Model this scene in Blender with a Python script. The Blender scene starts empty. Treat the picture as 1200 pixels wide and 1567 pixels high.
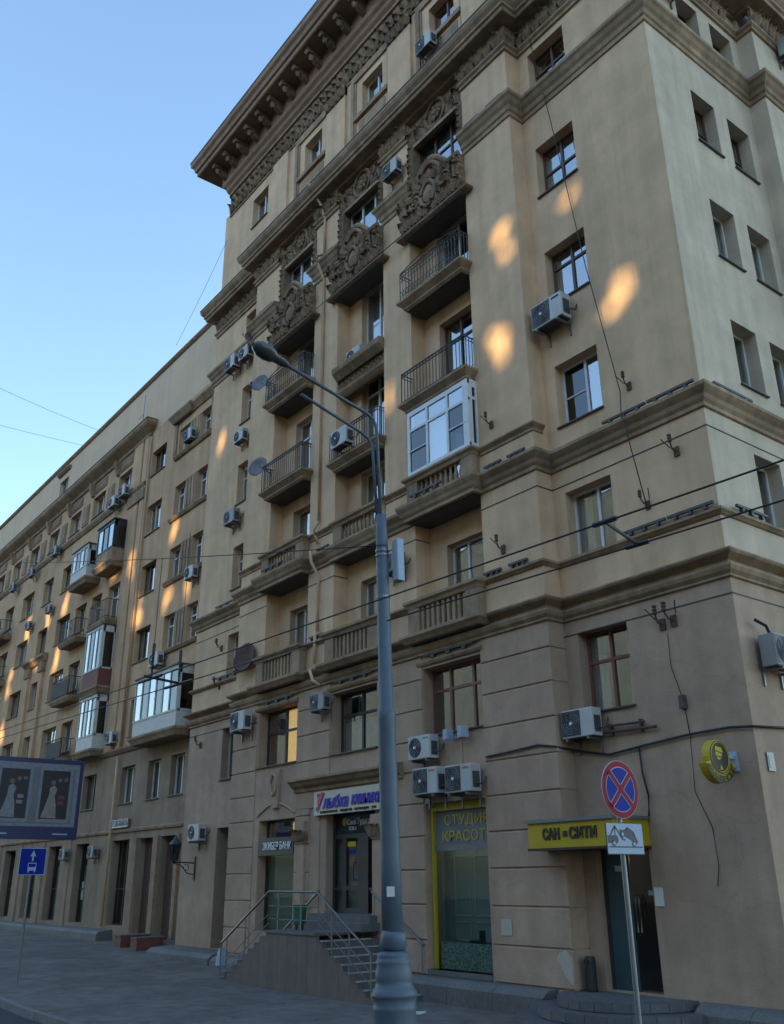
import bpy, bmesh, math, random
from mathutils import Matrix, Vector
random.seed(11)
scene = bpy.context.scene
col = scene.collection
R = math.radians

# ------------------------------------------------------------------ camera
def cam_axes(yaw, pitch, roll):
    y, p, r = R(yaw), R(pitch), R(roll)
    fw = Vector((-math.sin(y) * math.cos(p), math.cos(y) * math.cos(p), math.sin(p)))
    rt = Vector((math.cos(y), math.sin(y), 0))
    up = rt.cross(fw)
    return math.cos(r) * rt + math.sin(r) * up, -math.sin(r) * rt + math.cos(r) * up, fw
cam_data = bpy.data.cameras.new('camera')
cam = bpy.data.objects.new('camera', cam_data)
col.objects.link(cam)
_rt, _up, _fw = cam_axes(52.185, 21.881, -0.613)
_m = Matrix((_rt, _up, -_fw)).transposed().to_4x4()
_m.translation = (8.526, -13.654, 1.856)
cam.matrix_world = _m
cam_data.sensor_fit = 'VERTICAL'
cam_data.sensor_height = 36.0
cam_data.lens = 1399.8 / 1567 * 36
cam_data.clip_start = 0.05
cam_data.clip_end = 3000
scene.camera = cam

# ------------------------------------------------------------------ sky and sun
SUN_EL, SUN_AZ = 12.0, 0.0       # elevation; degrees west (-x) of straight across the street
world = bpy.data.worlds.new('World')
scene.world = world
world.use_nodes = True
wn = world.node_tree.nodes
wl = world.node_tree.links
sky = wn.new('ShaderNodeTexSky')
sky.sky_type = 'NISHITA'
sky.sun_disc = False
sky.sun_elevation = R(SUN_EL)
sky.sun_rotation = R(180 + SUN_AZ)
sky.altitude = 150
sky.air_density = 1.0
sky.dust_density = 0.1
sky.ozone_density = 1.7
wl.new(sky.outputs[0], wn['Background'].inputs[0])
wn['Background'].inputs[1].default_value = 0.15
s_vec = Vector((-math.sin(R(SUN_AZ)) * math.cos(R(SUN_EL)), -math.cos(R(SUN_AZ)) * math.cos(R(SUN_EL)), math.sin(R(SUN_EL))))
sun_data = bpy.data.lights.new('sun', 'SUN')
sun_data.energy = 3.0
sun_data.angle = R(0.5)
sun_data.color = (1.0, 0.74, 0.36)
sun = bpy.data.objects.new('sun', sun_data)
col.objects.link(sun)
sun.rotation_euler = s_vec.to_track_quat('Z', 'Y').to_euler()
sun.location = s_vec * 80
vs = scene.view_settings
vs.view_transform = 'Standard'
vs.look = 'None'
vs.gamma = 1
vs.exposure = 1.95
vs.use_curve_mapping = False
scene.cycles.max_bounces = 8
scene.cycles.diffuse_bounces = 4
scene.cycles.transparent_max_bounces = 10
scene.cycles.caustics_reflective = False
scene.cycles.caustics_refractive = False

# ------------------------------------------------------------------ materials
def mat(name, color, rough=0.8, metal=0.0, spec=0.5, var=0.12, scale=3.0, bump=0.0, bscale=60.0, streak=0.0, grime=0.0, cracks=0.0, emit=None, estr=0.0):
    m = bpy.data.materials.new(name)
    m.use_nodes = True
    nt = m.node_tree
    N, L = nt.nodes, nt.links
    b = N['Principled BSDF']
    b.inputs['Roughness'].default_value = rough
    b.inputs['Metallic'].default_value = metal
    b.inputs['Specular IOR Level'].default_value = spec
    geo = N.new('ShaderNodeNewGeometry')
    cur = None
    if var > 0:
        n = N.new('ShaderNodeTexNoise')
        n.inputs['Scale'].default_value = scale
        n.inputs['Detail'].default_value = 6
        n.inputs['Roughness'].default_value = 0.6
        L.new(geo.outputs['Position'], n.inputs['Vector'])
        mr = N.new('ShaderNodeMapRange')
        mr.inputs['From Min'].default_value = 0.3
        mr.inputs['From Max'].default_value = 0.7
        mr.inputs['To Min'].default_value = 1 - var
        mr.inputs['To Max'].default_value = 1 + var
        L.new(n.outputs['Fac'], mr.inputs['Value'])
        cur = mr.outputs[0]
    if streak > 0:      # rain streaks: noise drawn out along z
        mp = N.new('ShaderNodeMapping')
        mp.inputs['Scale'].default_value = (2.6, 2.6, 0.16)
        L.new(geo.outputs['Position'], mp.inputs['Vector'])
        n2 = N.new('ShaderNodeTexNoise')
        n2.inputs['Scale'].default_value = 1.0
        n2.inputs['Detail'].default_value = 5
        L.new(mp.outputs[0], n2.inputs['Vector'])
        mr2 = N.new('ShaderNodeMapRange')
        mr2.inputs['From Min'].default_value = 0.35
        mr2.inputs['From Max'].default_value = 0.65
        mr2.inputs['To Min'].default_value = 1 - streak
        mr2.inputs['To Max'].default_value = 1 + streak * 0.4
        L.new(n2.outputs['Fac'], mr2.inputs['Value'])
        mu = N.new('ShaderNodeMath'); mu.operation = 'MULTIPLY'
        L.new(cur, mu.inputs[0]); L.new(mr2.outputs[0], mu.inputs[1])
        cur = mu.outputs[0]
        mq = N.new('ShaderNodeMapping'); mq.inputs['Scale'].default_value = (9, 9, 0.35)
        L.new(geo.outputs['Position'], mq.inputs['Vector'])
        n5 = N.new('ShaderNodeTexNoise'); n5.inputs['Scale'].default_value = 1.0; n5.inputs['Detail'].default_value = 6; n5.inputs['Roughness'].default_value = .7
        L.new(mq.outputs[0], n5.inputs['Vector'])
        m5 = N.new('ShaderNodeMapRange'); m5.inputs['From Min'].default_value = .54; m5.inputs['From Max'].default_value = .72; m5.inputs['To Min'].default_value = 1.0; m5.inputs['To Max'].default_value = 1 - streak * 1.1
        L.new(n5.outputs['Fac'], m5.inputs['Value'])
        mu = N.new('ShaderNodeMath'); mu.operation = 'MULTIPLY'
        L.new(cur, mu.inputs[0]); L.new(m5.outputs[0], mu.inputs[1])
        cur = mu.outputs[0]
    if grime > 0:       # patchy repairs and soot
        n3 = N.new('ShaderNodeTexNoise')
        n3.inputs['Scale'].default_value = 0.55
        n3.inputs['Detail'].default_value = 8
        n3.inputs['Roughness'].default_value = 0.65
        L.new(geo.outputs['Position'], n3.inputs['Vector'])
        mr3 = N.new('ShaderNodeMapRange')
        mr3.inputs['From Min'].default_value = 0.42
        mr3.inputs['From Max'].default_value = 0.62
        mr3.inputs['To Min'].default_value = 1 - grime
        mr3.inputs['To Max'].default_value = 1.0
        L.new(n3.outputs['Fac'], mr3.inputs['Value'])
        mu = N.new('ShaderNodeMath'); mu.operation = 'MULTIPLY'
        L.new(cur, mu.inputs[0]); L.new(mr3.outputs[0], mu.inputs[1])
        cur = mu.outputs[0]
    if cracks > 0:      # hairline cracks: edges of large warped cells, only in places
        nw = N.new('ShaderNodeTexNoise'); nw.inputs['Scale'].default_value = 1.2; nw.inputs['Detail'].default_value = 4
        L.new(geo.outputs['Position'], nw.inputs['Vector'])
        ad = N.new('ShaderNodeVectorMath'); ad.operation = 'MULTIPLY_ADD'
        L.new(nw.outputs['Color'], ad.inputs[0]); ad.inputs[1].default_value = (.9, .9, .9); L.new(geo.outputs['Position'], ad.inputs[2])
        vo = N.new('ShaderNodeTexVoronoi'); vo.feature = 'DISTANCE_TO_EDGE'; vo.inputs['Scale'].default_value = 0.45
        L.new(ad.outputs[0], vo.inputs['Vector'])
        m4 = N.new('ShaderNodeMapRange'); m4.inputs['From Max'].default_value = 0.008; m4.inputs['To Min'].default_value = 1 - cracks; m4.inputs['To Max'].default_value = 1.0
        L.new(vo.outputs['Distance'], m4.inputs['Value'])
        mu = N.new('ShaderNodeMath'); mu.operation = 'MULTIPLY'
        L.new(cur, mu.inputs[0]); L.new(m4.outputs[0], mu.inputs[1])
        cur = mu.outputs[0]
    if cur is not None:
        v = N.new('ShaderNodeVectorMath'); v.operation = 'SCALE'
        v.inputs[0].default_value = color
        L.new(cur, v.inputs['Scale'])
        L.new(v.outputs[0], b.inputs['Base Color'])
    else:
        b.inputs['Base Color'].default_value = (*color, 1)
    if bump > 0:
        nb = N.new('ShaderNodeTexNoise')
        nb.inputs['Scale'].default_value = bscale
        nb.inputs['Detail'].default_value = 4
        L.new(geo.outputs['Position'], nb.inputs['Vector'])
        bp = N.new('ShaderNodeBump')
        bp.inputs['Strength'].default_value = bump
        bp.inputs['Distance'].default_value = 0.02
        L.new(nb.outputs['Fac'], bp.inputs['Height'])
        L.new(bp.outputs[0], b.inputs['Normal'])
    if emit:
        b.inputs['Emission Color'].default_value = (*emit, 1)
        b.inputs['Emission Strength'].default_value = estr
    return m

def glass_mat(name, tint, lo=0.26, ior=1.8, wob=0.10):
    m = bpy.data.materials.new(name)
    m.use_nodes = True
    N, L = m.node_tree.nodes, m.node_tree.links
    N.remove(N['Principled BSDF'])
    out = N['Material Output']
    tr = N.new('ShaderNodeBsdfTransparent'); tr.inputs[0].default_value = (*tint, 1)
    gl = N.new('ShaderNodeBsdfGlossy'); gl.inputs['Roughness'].default_value = 0.015
    gl.inputs['Color'].default_value = (0.95, 0.97, 1, 1)
    fr = N.new('ShaderNodeFresnel'); fr.inputs[0].default_value = ior
    mr = N.new('ShaderNodeMapRange')
    mr.inputs['To Min'].default_value = lo
    mr.inputs['To Max'].default_value = 1.0
    L.new(fr.outputs[0], mr.inputs['Value'])
    geo = N.new('ShaderNodeNewGeometry')
    inv = N.new('ShaderNodeMath'); inv.operation = 'SUBTRACT'; inv.inputs[0].default_value = 1.0
    L.new(geo.outputs['Backfacing'], inv.inputs[1])
    mul = N.new('ShaderNodeMath'); mul.operation = 'MULTIPLY'      # the far face of the pane adds no second reflection
    L.new(mr.outputs[0], mul.inputs[0]); L.new(inv.outputs[0], mul.inputs[1])
    nz = N.new('ShaderNodeTexNoise'); nz.inputs['Scale'].default_value = 0.9; nz.inputs['Detail'].default_value = 1
    L.new(geo.outputs['Position'], nz.inputs['Vector'])
    bp = N.new('ShaderNodeBump'); bp.inputs['Strength'].default_value = wob; bp.inputs['Distance'].default_value = 0.05
    L.new(nz.outputs['Fac'], bp.inputs['Height'])
    L.new(bp.outputs[0], gl.inputs['Normal'])
    mx = N.new('ShaderNodeMixShader')
    L.new(mul.outputs[0], mx.inputs[0]); L.new(tr.outputs[0], mx.inputs[1]); L.new(gl.outputs[0], mx.inputs[2])
    L.new(mx.outputs[0], out.inputs[0])
    return m

M = {
    'stucco': mat('ochre stucco', (0.72, 0.49, 0.305), 0.9, spec=0.2, var=0.09, scale=1.7, bump=0.25, bscale=45, streak=0.10, grime=0.13),
    'stucco_end': mat('pale stucco', (0.63, 0.51, 0.375), 0.9, spec=0.2, var=0.08, scale=1.7, bump=0.25, bscale=45, streak=0.10, grime=0.13),
    'stucco_left': mat('brown stucco', (0.62, 0.40, 0.235), 0.9, spec=0.2, var=0.09, scale=1.7, bump=0.25, bscale=45, streak=0.10, grime=0.13),
    'base_left': mat('grey brown shop floor stucco', (0.36, 0.258, 0.175), 0.9, spec=0.2, var=0.1, scale=2.0, bump=0.3, bscale=40, streak=0.12, grime=0.2),
    'attic_left': mat('pale attic stucco', (0.66, 0.49, 0.33), 0.9, spec=0.2, var=0.05, scale=0.8, bump=0.15, streak=0.05),
    'base': mat('grey brown rusticated stucco', (0.475, 0.33, 0.232), 0.9, spec=0.2, var=0.1, scale=2.0, bump=0.35, bscale=40, streak=0.08, grime=0.16, cracks=0.12),
    'trim': mat('stone trim', (0.40, 0.28, 0.18), 0.9, spec=0.2, var=0.16, scale=5, bump=0.3, streak=0.24, grime=0.22),
    'crown': mat('red brown cornice paint', (0.33, 0.21, 0.14), 0.85, spec=0.2, var=0.15, scale=4, bump=0.3, grime=0.2),
    'carve': mat('sooty carved stone', (0.30, 0.21, 0.14), 0.95, spec=0.1, var=0.3, scale=7, bump=0.6, bscale=30, grime=0.3),
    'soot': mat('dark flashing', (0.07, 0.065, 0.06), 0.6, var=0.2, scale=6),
    'granite': mat('grey granite', (0.155, 0.145, 0.135), 0.7, var=0.2, scale=14, bump=0.15, grime=0.25),
    'stairwall': mat('brown stair cladding', (0.165, 0.13, 0.11), 0.75, var=0.12, scale=3, bump=0.1, streak=0.12, grime=0.1),
    'stairjoint': mat('stair cladding joint', (0.115, 0.09, 0.075), 0.8, var=0.1),
    'step': mat('worn grey step', (0.14, 0.138, 0.138), 0.7, var=0.2, scale=9, grime=0.3),
    'nosing': mat('pale step nosing', (0.34, 0.34, 0.35), 0.6, var=0.2, scale=12),
    'tile': mat('slate step tile', (0.10, 0.10, 0.11), 0.55, var=0.18, scale=5, bump=0.1),
    'white': mat('white plastic frame', (0.66, 0.67, 0.67), 0.45, var=0.05, scale=4),
    'oldwhite': mat('old white painted frame', (0.55, 0.53, 0.48), 0.6, var=0.1, scale=6),
    'brown': mat('brown painted frame', (0.10, 0.055, 0.04), 0.5, var=0.15, scale=6),
    'redbrown': mat('red brown frame', (0.20, 0.075, 0.05), 0.5, var=0.12, scale=6),
    'darkframe': mat('dark frame', (0.035, 0.03, 0.03), 0.5, var=0.1),
    'room': mat('dark room', (0.06, 0.055, 0.05), 0.95, var=0.2, scale=1.2),
    'curtain': mat('white net curtain', (0.50, 0.50, 0.47), 0.95, var=0.06, scale=4),
    'curtain_b': mat('cream curtain', (0.42, 0.37, 0.28), 0.95, var=0.08, scale=4),
    'glowcurtain': mat('golden glow curtain', (0.75, 0.5, 0.2), 0.9, var=0.3, scale=2.0, emit=(1.0, 0.55, 0.14), estr=0.22),  # emission puts the warm glow into the curtain colour itself
    'glass': glass_mat('window glass', (0.80, 0.85, 0.84)),
    'glass_shop': glass_mat('greenish shop glass', (0.70, 0.76, 0.73), lo=0.03, ior=1.35, wob=0.05),
    'glass_dark': glass_mat('dark screen glass', (0.22, 0.23, 0.25), lo=0.05, ior=1.45, wob=0.08),
    'acwhite': mat('air conditioner casing', (0.48, 0.475, 0.45), 0.5, var=0.1, scale=4, streak=0.12),
    'acdirty': mat('weathered air conditioner casing', (0.30, 0.295, 0.28), 0.6, var=0.15, scale=4, streak=0.2),
    'grille': mat('fan grille', (0.035, 0.037, 0.04), 0.5, var=0.1),
    'metal': mat('grey metal', (0.20, 0.21, 0.22), 0.45, metal=0.6, var=0.1),
    'steel': mat('stainless rail', (0.19, 0.195, 0.2), 0.4, metal=1.0, var=0.06),
    'post': mat('blue grey post paint', (0.088, 0.118, 0.152), 0.5, var=0.1, scale=5, bump=0.08, bscale=25, grime=0.15),
    'black': mat('black iron', (0.022, 0.022, 0.024), 0.5, var=0.1),
    'iron': mat('weathered grey iron', (0.055, 0.057, 0.06), 0.55, var=0.2, scale=8),
    'wire': mat('black cable', (0.012, 0.012, 0.014), 0.5, var=0),
    'rust': mat('rusty metal', (0.10, 0.055, 0.038), 0.8, var=0.3, scale=9),
    'dish': mat('grey dish', (0.13, 0.138, 0.14), 0.5, var=0.1),
    'yellow': mat('yellow sign panel', (0.46, 0.32, 0.008), 0.5, var=0.06, scale=3),
    'yellowframe': mat('yellow frame paint', (0.42, 0.33, 0.02), 0.5, var=0.08, scale=5),
    'yellowtext': mat('yellow lettering', (0.50, 0.40, 0.02), 0.6, var=0.08),
    'pictogram': mat('dark blue pictogram', (0.01, 0.018, 0.04), 0.5, var=0),
    'browntext': mat('dark brown lettering', (0.035, 0.018, 0.012), 0.5, var=0),
    'signcream': mat('cream sign board', (0.60, 0.55, 0.42), 0.6, var=0.04),
    'purple': mat('violet lettering', (0.055, 0.025, 0.36), 0.5, var=0),
    'red': mat('red lettering', (0.60, 0.09, 0.03), 0.5, var=0),
    'whitetext': mat('white lettering', (0.80, 0.82, 0.80), 0.5, var=0),
    'palegreen': mat('pale green interior panel', (0.36, 0.41, 0.385), 0.8, var=0.08, scale=1.5),
    'terrazzo': mat('speckled interior floor', (0.34, 0.40, 0.36), 0.6, var=0.9, scale=26),
    'bin_green': mat('green bin paint', (0.015, 0.12, 0.07), 0.5, var=0.1),
    'redpaint': mat('red brown paint', (0.17, 0.055, 0.04), 0.7, var=0.15, scale=5),
    'navy': mat('navy billboard frame', (0.012, 0.02, 0.09), 0.4, var=0.05),
    'signred': mat('sign red', (0.26, 0.010, 0.022), 0.6, spec=0.15, var=0.03),
    'signblue': mat('sign blue', (0.004, 0.020, 0.24), 0.6, spec=0.15, var=0.03),
    'signwhite': mat('sign white', (0.36, 0.42, 0.50), 0.6, spec=0.15, var=0.03),
    'posterbg': mat('poster grey', (0.15, 0.155, 0.175), 0.5, var=0.25, scale=1.5),
    'posterdark': mat('poster dark', (0.018, 0.016, 0.022), 0.5, var=0.3, scale=4),
    'posterdress': mat('poster cream', (0.26, 0.215, 0.185), 0.5, var=0.2, scale=8),
    'postergrey': mat('poster pale grey', (0.2, 0.21, 0.24), 0.5, var=0.2, scale=8),
    'posterskin': mat('poster skin', (0.17, 0.105, 0.08), 0.5, var=0.1),
    'posterred': mat('poster red', (0.36, 0.05, 0.06), 0.5, var=0.2),
    'paper': mat('white paper notice', (0.62, 0.61, 0.57), 0.8, var=0.05),
    'orange': mat('orange sticker', (0.22, 0.08, 0.03), 0.6, var=0.05),
    'teal': mat('teal door panel', (0.035, 0.075, 0.085), 0.35, var=0.08),
    'bulb': mat('warm lamp bulb', (1, 0.7, 0.3), 0.5, var=0, emit=(1.0, 0.55, 0.15), estr=6.0),
    'striplight': mat('shop strip light', (0.9, 0.95, 0.9), 0.5, var=0, emit=(0.92, 1.0, 0.95), estr=0.55),
    'lampglass': mat('lamp bowl', (0.05, 0.055, 0.06), 0.25, var=0.05),
    'patch': mat('fresh plaster patch', (0.46, 0.40, 0.32), 0.9, var=0.06),
    'asphalt': mat('road asphalt', (0.04, 0.042, 0.047), 0.85, var=0.2, scale=1.3, bump=0.35, bscale=50, grime=0.3),
    'pavement': mat('pavement asphalt', (0.165, 0.145, 0.128), 0.85, var=0.2, scale=2.2, bump=0.5, bscale=70, grime=0.28, cracks=0.45),
    'kerb': mat('kerb stone', (0.17, 0.165, 0.16), 0.8, var=0.25, scale=3, bump=0.2),
    'opposite': mat('screen wall stucco', (0.42, 0.33, 0.22), 0.9, var=0.1, scale=0.5, grime=0.1),
}

# ------------------------------------------------------------------ mesh helpers
class MB:
    """collects simple solids, builds ONE mesh"""
    def __init__(self):
        self.v, self.f = [], []
    def add(self, vs_, fs):
        o = len(self.v)
        self.v += [tuple(p) for p in vs_]
        self.f += [tuple(i + o for i in f) for f in fs]
        return self
    def box(self, x0, x1, y0, y1, z0, z1):
        return self.add([(x0, y0, z0), (x1, y0, z0), (x1, y1, z0), (x0, y1, z0), (x0, y0, z1), (x1, y0, z1), (x1, y1, z1), (x0, y1, z1)],
                        [(0, 3, 2, 1), (4, 5, 6, 7), (0, 1, 5, 4), (1, 2, 6, 5), (2, 3, 7, 6), (3, 0, 4, 7)])
    def cham(self, x0, x1, y0, y1, z0, z1, c=0.02):
        """box with all edges of the front (-y) face chamfered"""
        v = [(x0, y1, z0), (x1, y1, z0), (x1, y1, z1), (x0, y1, z1),
             (x0, y0 + c, z0), (x1, y0 + c, z0), (x1, y0 + c, z1), (x0, y0 + c, z1),
             (x0 + c, y0, z0 + c), (x1 - c, y0, z0 + c), (x1 - c, y0, z1 - c), (x0 + c, y0, z1 - c)]
        f = [(8, 9, 10, 11), (0, 3, 2, 1)]
        for a in range(4):
            b = (a + 1) % 4
            f.append((a, b, b + 4, a + 4)); f.append((a + 4, b + 4, b + 8, a + 8))
        return self.add(v, f)
    def prism(self, poly, y0, y1):
        """polygon in (x, z), extruded from y0 to y1"""
        n = len(poly)
        v = [(x, y0, z) for x, z in poly] + [(x, y1, z) for x, z in poly]
        f = [tuple(range(n)), tuple(range(2 * n - 1, n - 1, -1))]
        f += [(i, i + n, (i + 1) % n + n, (i + 1) % n) for i in range(n)]
        return self.add(v, f)
    def prism_x(self, poly, x0, x1):
        """polygon in (y, z), extruded along x"""
        n = len(poly)
        v = [(x0, y, z) for y, z in poly] + [(x1, y, z) for y, z in poly]
        f = [tuple(range(n)), tuple(range(2 * n - 1, n - 1, -1))]
        f += [(i, i + n, (i + 1) % n + n, (i + 1) % n) for i in range(n)]
        return self.add(v, f)
    def lathe(self, prof, n=16, c=(0, 0, 0), sx=1.0):
        v, f = [], []
        for r, z in prof:
            for i in range(n):
                a = 2 * math.pi * i / n
                v.append((c[0] + r * math.cos(a) * sx, c[1] + r * math.sin(a), c[2] + z))
        k = len(prof)
        for j in range(k - 1):
            for i in range(n):
                i2 = (i + 1) % n
                f.append((j * n + i, j * n + i2, (j + 1) * n + i2, (j + 1) * n + i))
        f.append(tuple(range(n - 1, -1, -1)))
        f.append(tuple((k - 1) * n + i for i in range(n)))
        return self.add(v, f)
    def tube(self, pts, r, n=6, r2=None):
        pts = [Vector(p) for p in pts]
        v, f = [], []
        ref = Vector((0, 0, 1))
        for j, p in enumerate(pts):
            d = (pts[min(j + 1, len(pts) - 1)] - pts[max(j - 1, 0)]).normalized()
            a = d.cross(ref)
            if a.length < 1e-3:
                a = d.cross(Vector((1, 0, 0)))
            a.normalize()
            b = d.cross(a)
            rr = r if r2 is None else r + (r2 - r) * j / (len(pts) - 1)
            for i in range(n):
                t = 2 * math.pi * i / n
                v.append(p + rr * (math.cos(t) * a + math.sin(t) * b))
        for j in range(len(pts) - 1):
            for i in range(n):
                i2 = (i + 1) % n
                f.append((j * n + i, j * n + i2, (j + 1) * n + i2, (j + 1) * n + i))
        f.append(tuple(range(n - 1, -1, -1)))
        f.append(tuple((len(pts) - 1) * n + i for i in range(n)))
        return self.add(v, f)
    def sweep(self, prof, path, caps=True):
        """moulding: profile (out, z) along a plan polyline; out is to the left of travel"""
        path = [Vector((p[0], p[1])) for p in path]
        n = len(prof)
        offs = []
        for i, p in enumerate(path):
            ds = []
            if i > 0: ds.append((p - path[i - 1]).normalized())
            if i < len(path) - 1: ds.append((path[i + 1] - p).normalized())
            ns = [Vector((-d.y, d.x)) for d in ds]
            if len(ns) == 1:
                offs.append(ns[0])
            else:
                s = ns[0] + ns[1]
                offs.append(s / max(0.2, 1 + ns[0].dot(ns[1])))
        v, f = [], []
        for p, o in zip(path, offs):
            for d, z in prof:
                v.append((p.x + o.x * d, p.y + o.y * d, z))
        for i in range(len(path) - 1):
            for j in range(n - 1):
                f.append((i * n + j, (i + 1) * n + j, (i + 1) * n + j + 1, i * n + j + 1))
        if caps:
            f.append(tuple(range(n)))
            f.append(tuple((len(path) - 1) * n + j for j in range(n - 1, -1, -1)))
        return self.add(v, f)
    def mesh(self, name='mesh', smooth=False):
        me = bpy.data.meshes.new(name)
        me.from_pydata(self.v, [], self.f)
        bm = bmesh.new(); bm.from_mesh(me)
        bmesh.ops.recalc_face_normals(bm, faces=bm.faces)
        bm.to_mesh(me); bm.free()
        if smooth:
            for p in me.polygons: p.use_smooth = True
        me.update()
        return me

def put(name, mesh, m=None, parent=None, loc=(0, 0, 0), rot=(0, 0, 0), scale=(1, 1, 1)):
    if isinstance(mesh, MB): mesh = mesh.mesh(name)
    if m is not None and mesh is not None and not mesh.materials:
        mesh.materials.append(M[m] if isinstance(m, str) else m)
    o = bpy.data.objects.new(name, mesh)
    col.objects.link(o)
    o.parent = parent
    o.location = loc; o.rotation_euler = rot; o.scale = scale
    return o
def tag(o, label, cat, group=None):
    o['label'] = label; o['category'] = cat
    if group: o['group'] = group
    return o
def thing(name, label, cat, loc=(0, 0, 0), rz=0, group=None):
    return tag(put(name, None, loc=loc, rot=(0, 0, rz)), label, cat, group)
def structure(name, mb, m):
    o = put(name, mb, m); o['kind'] = 'structure'
    return o
def plaque(name, mb, m, parent, **k): return put(name, mb, m, parent, **k)

_text_cache = []
def text_mesh(body, size, extrude=0.01, align='CENTER', bold=0.0, shear=0.0, sx=1.0):
    cu = bpy.data.curves.new('lettering', 'FONT')
    cu.body = body; cu.size = size; cu.extrude = extrude
    cu.align_x = align; cu.align_y = 'CENTER'; cu.offset = bold; cu.shear = shear
    cu.resolution_u = 3
    o = bpy.data.objects.new('lettering', cu)
    col.objects.link(o)
    dg = bpy.context.evaluated_depsgraph_get(); dg.update()
    me = bpy.data.meshes.new_from_object(o.evaluated_get(dg))
    bpy.data.objects.remove(o)
    for v in me.vertices:
        v.co = (v.co.x * sx, -v.co.z, v.co.y)
    me.flip_normals()
    return me

UNIT_PANE = MB().box(0, 1, 0, 1, 0, 1).mesh('pane')
def unit(me, m):
    """the unit box, one mesh datablock per material"""
    k = 'u_' + m
    if k not in _units:
        d = me.copy(); d.materials.append(M[m]); _units[k] = d
    return _units[k]
_units = {}
def slab(name, m, parent, x0, x1, y0, y1, z0, z1):
    return put(name, unit(UNIT_PANE, m), None, parent, (x0, y0, z0), scale=(x1 - x0, y1 - y0, z1 - z0))

def wall_grid(x0, x1, z0, z1, holes, depth=0.4, y=0.0):
    """wall in the plane y (facing -y) with openings (x0, x1, z0, z1) and their reveals"""
    xs = sorted({x0, x1, *[h[i] for h in holes for i in (0, 1) if x0 < h[i] < x1]})
    zs = sorted({z0, z1, *[h[i] for h in holes for i in (2, 3) if z0 < h[i] < z1]})
    mb = MB()
    idx = {}
    def vid(i, j):
        if (i, j) not in idx:
            idx[(i, j)] = len(mb.v); mb.v.append((xs[i], y, zs[j]))
        return idx[(i, j)]
    for i in range(len(xs) - 1):
        for j in range(len(zs) - 1):
            cx, cz = (xs[i] + xs[i + 1]) / 2, (zs[j] + zs[j + 1]) / 2
            if any(h[0] < cx < h[1] and h[2] < cz < h[3] for h in holes): continue
            mb.f.append((vid(i, j), vid(i + 1, j), vid(i + 1, j + 1), vid(i, j + 1)))
    for a, b, c, d in holes:
        p = [(a, c), (b, c), (b, d), (a, d)]
        v = [(q[0], y, q[1]) for q in p] + [(q[0], y + depth, q[1]) for q in p]
        mb.add(v, [(i, (i + 1) % 4, (i + 1) % 4 + 4, i + 4) for i in range(4)])
    me = bpy.data.meshes.new('wall')
    me.from_pydata(mb.v, [], mb.f)
    return me

# curtain: unit sheet with folds; room: unit box open at the front
def curtain_mesh(folds, seed):
    rnd = random.Random(seed); mb = MB(); n = folds * 6
    for i in range(n + 1):
        t = i / n
        yy = 0.05 * math.sin(t * folds * 2 * math.pi) + rnd.uniform(-.01, .01)
        mb.v += [(t, yy + .05, 0), (t, yy * .6 + .05, 1)]
    for i in range(n):
        mb.f.append((2 * i, 2 * i + 2, 2 * i + 3, 2 * i + 1))
    return mb.mesh('curtain', True)
CURT = [curtain_mesh(7, 1), curtain_mesh(5, 2), curtain_mesh(3, 3)]
for c_ in CURT: c_.materials.append(M['curtain'])
CURT_B = [c_.copy() for c_ in CURT]
for c_ in CURT_B: c_.materials[0] = M['curtain_b']
CURT_GLOW = [c_.copy() for c_ in CURT]
for c_ in CURT_GLOW: c_.materials[0] = M['glowcurtain']
_r = MB().add([(0, 0, 0), (1, 0, 0), (1, 1, 0), (0, 1, 0), (0, 0, 1), (1, 0, 1), (1, 1, 1), (0, 1, 1)],
              [(0, 1, 2, 3), (4, 7, 6, 5), (1, 5, 6, 2), (2, 6, 7, 3), (3, 7, 4, 0)])
ROOM = _r.mesh('room'); ROOM.materials.append(M['room'])

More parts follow.
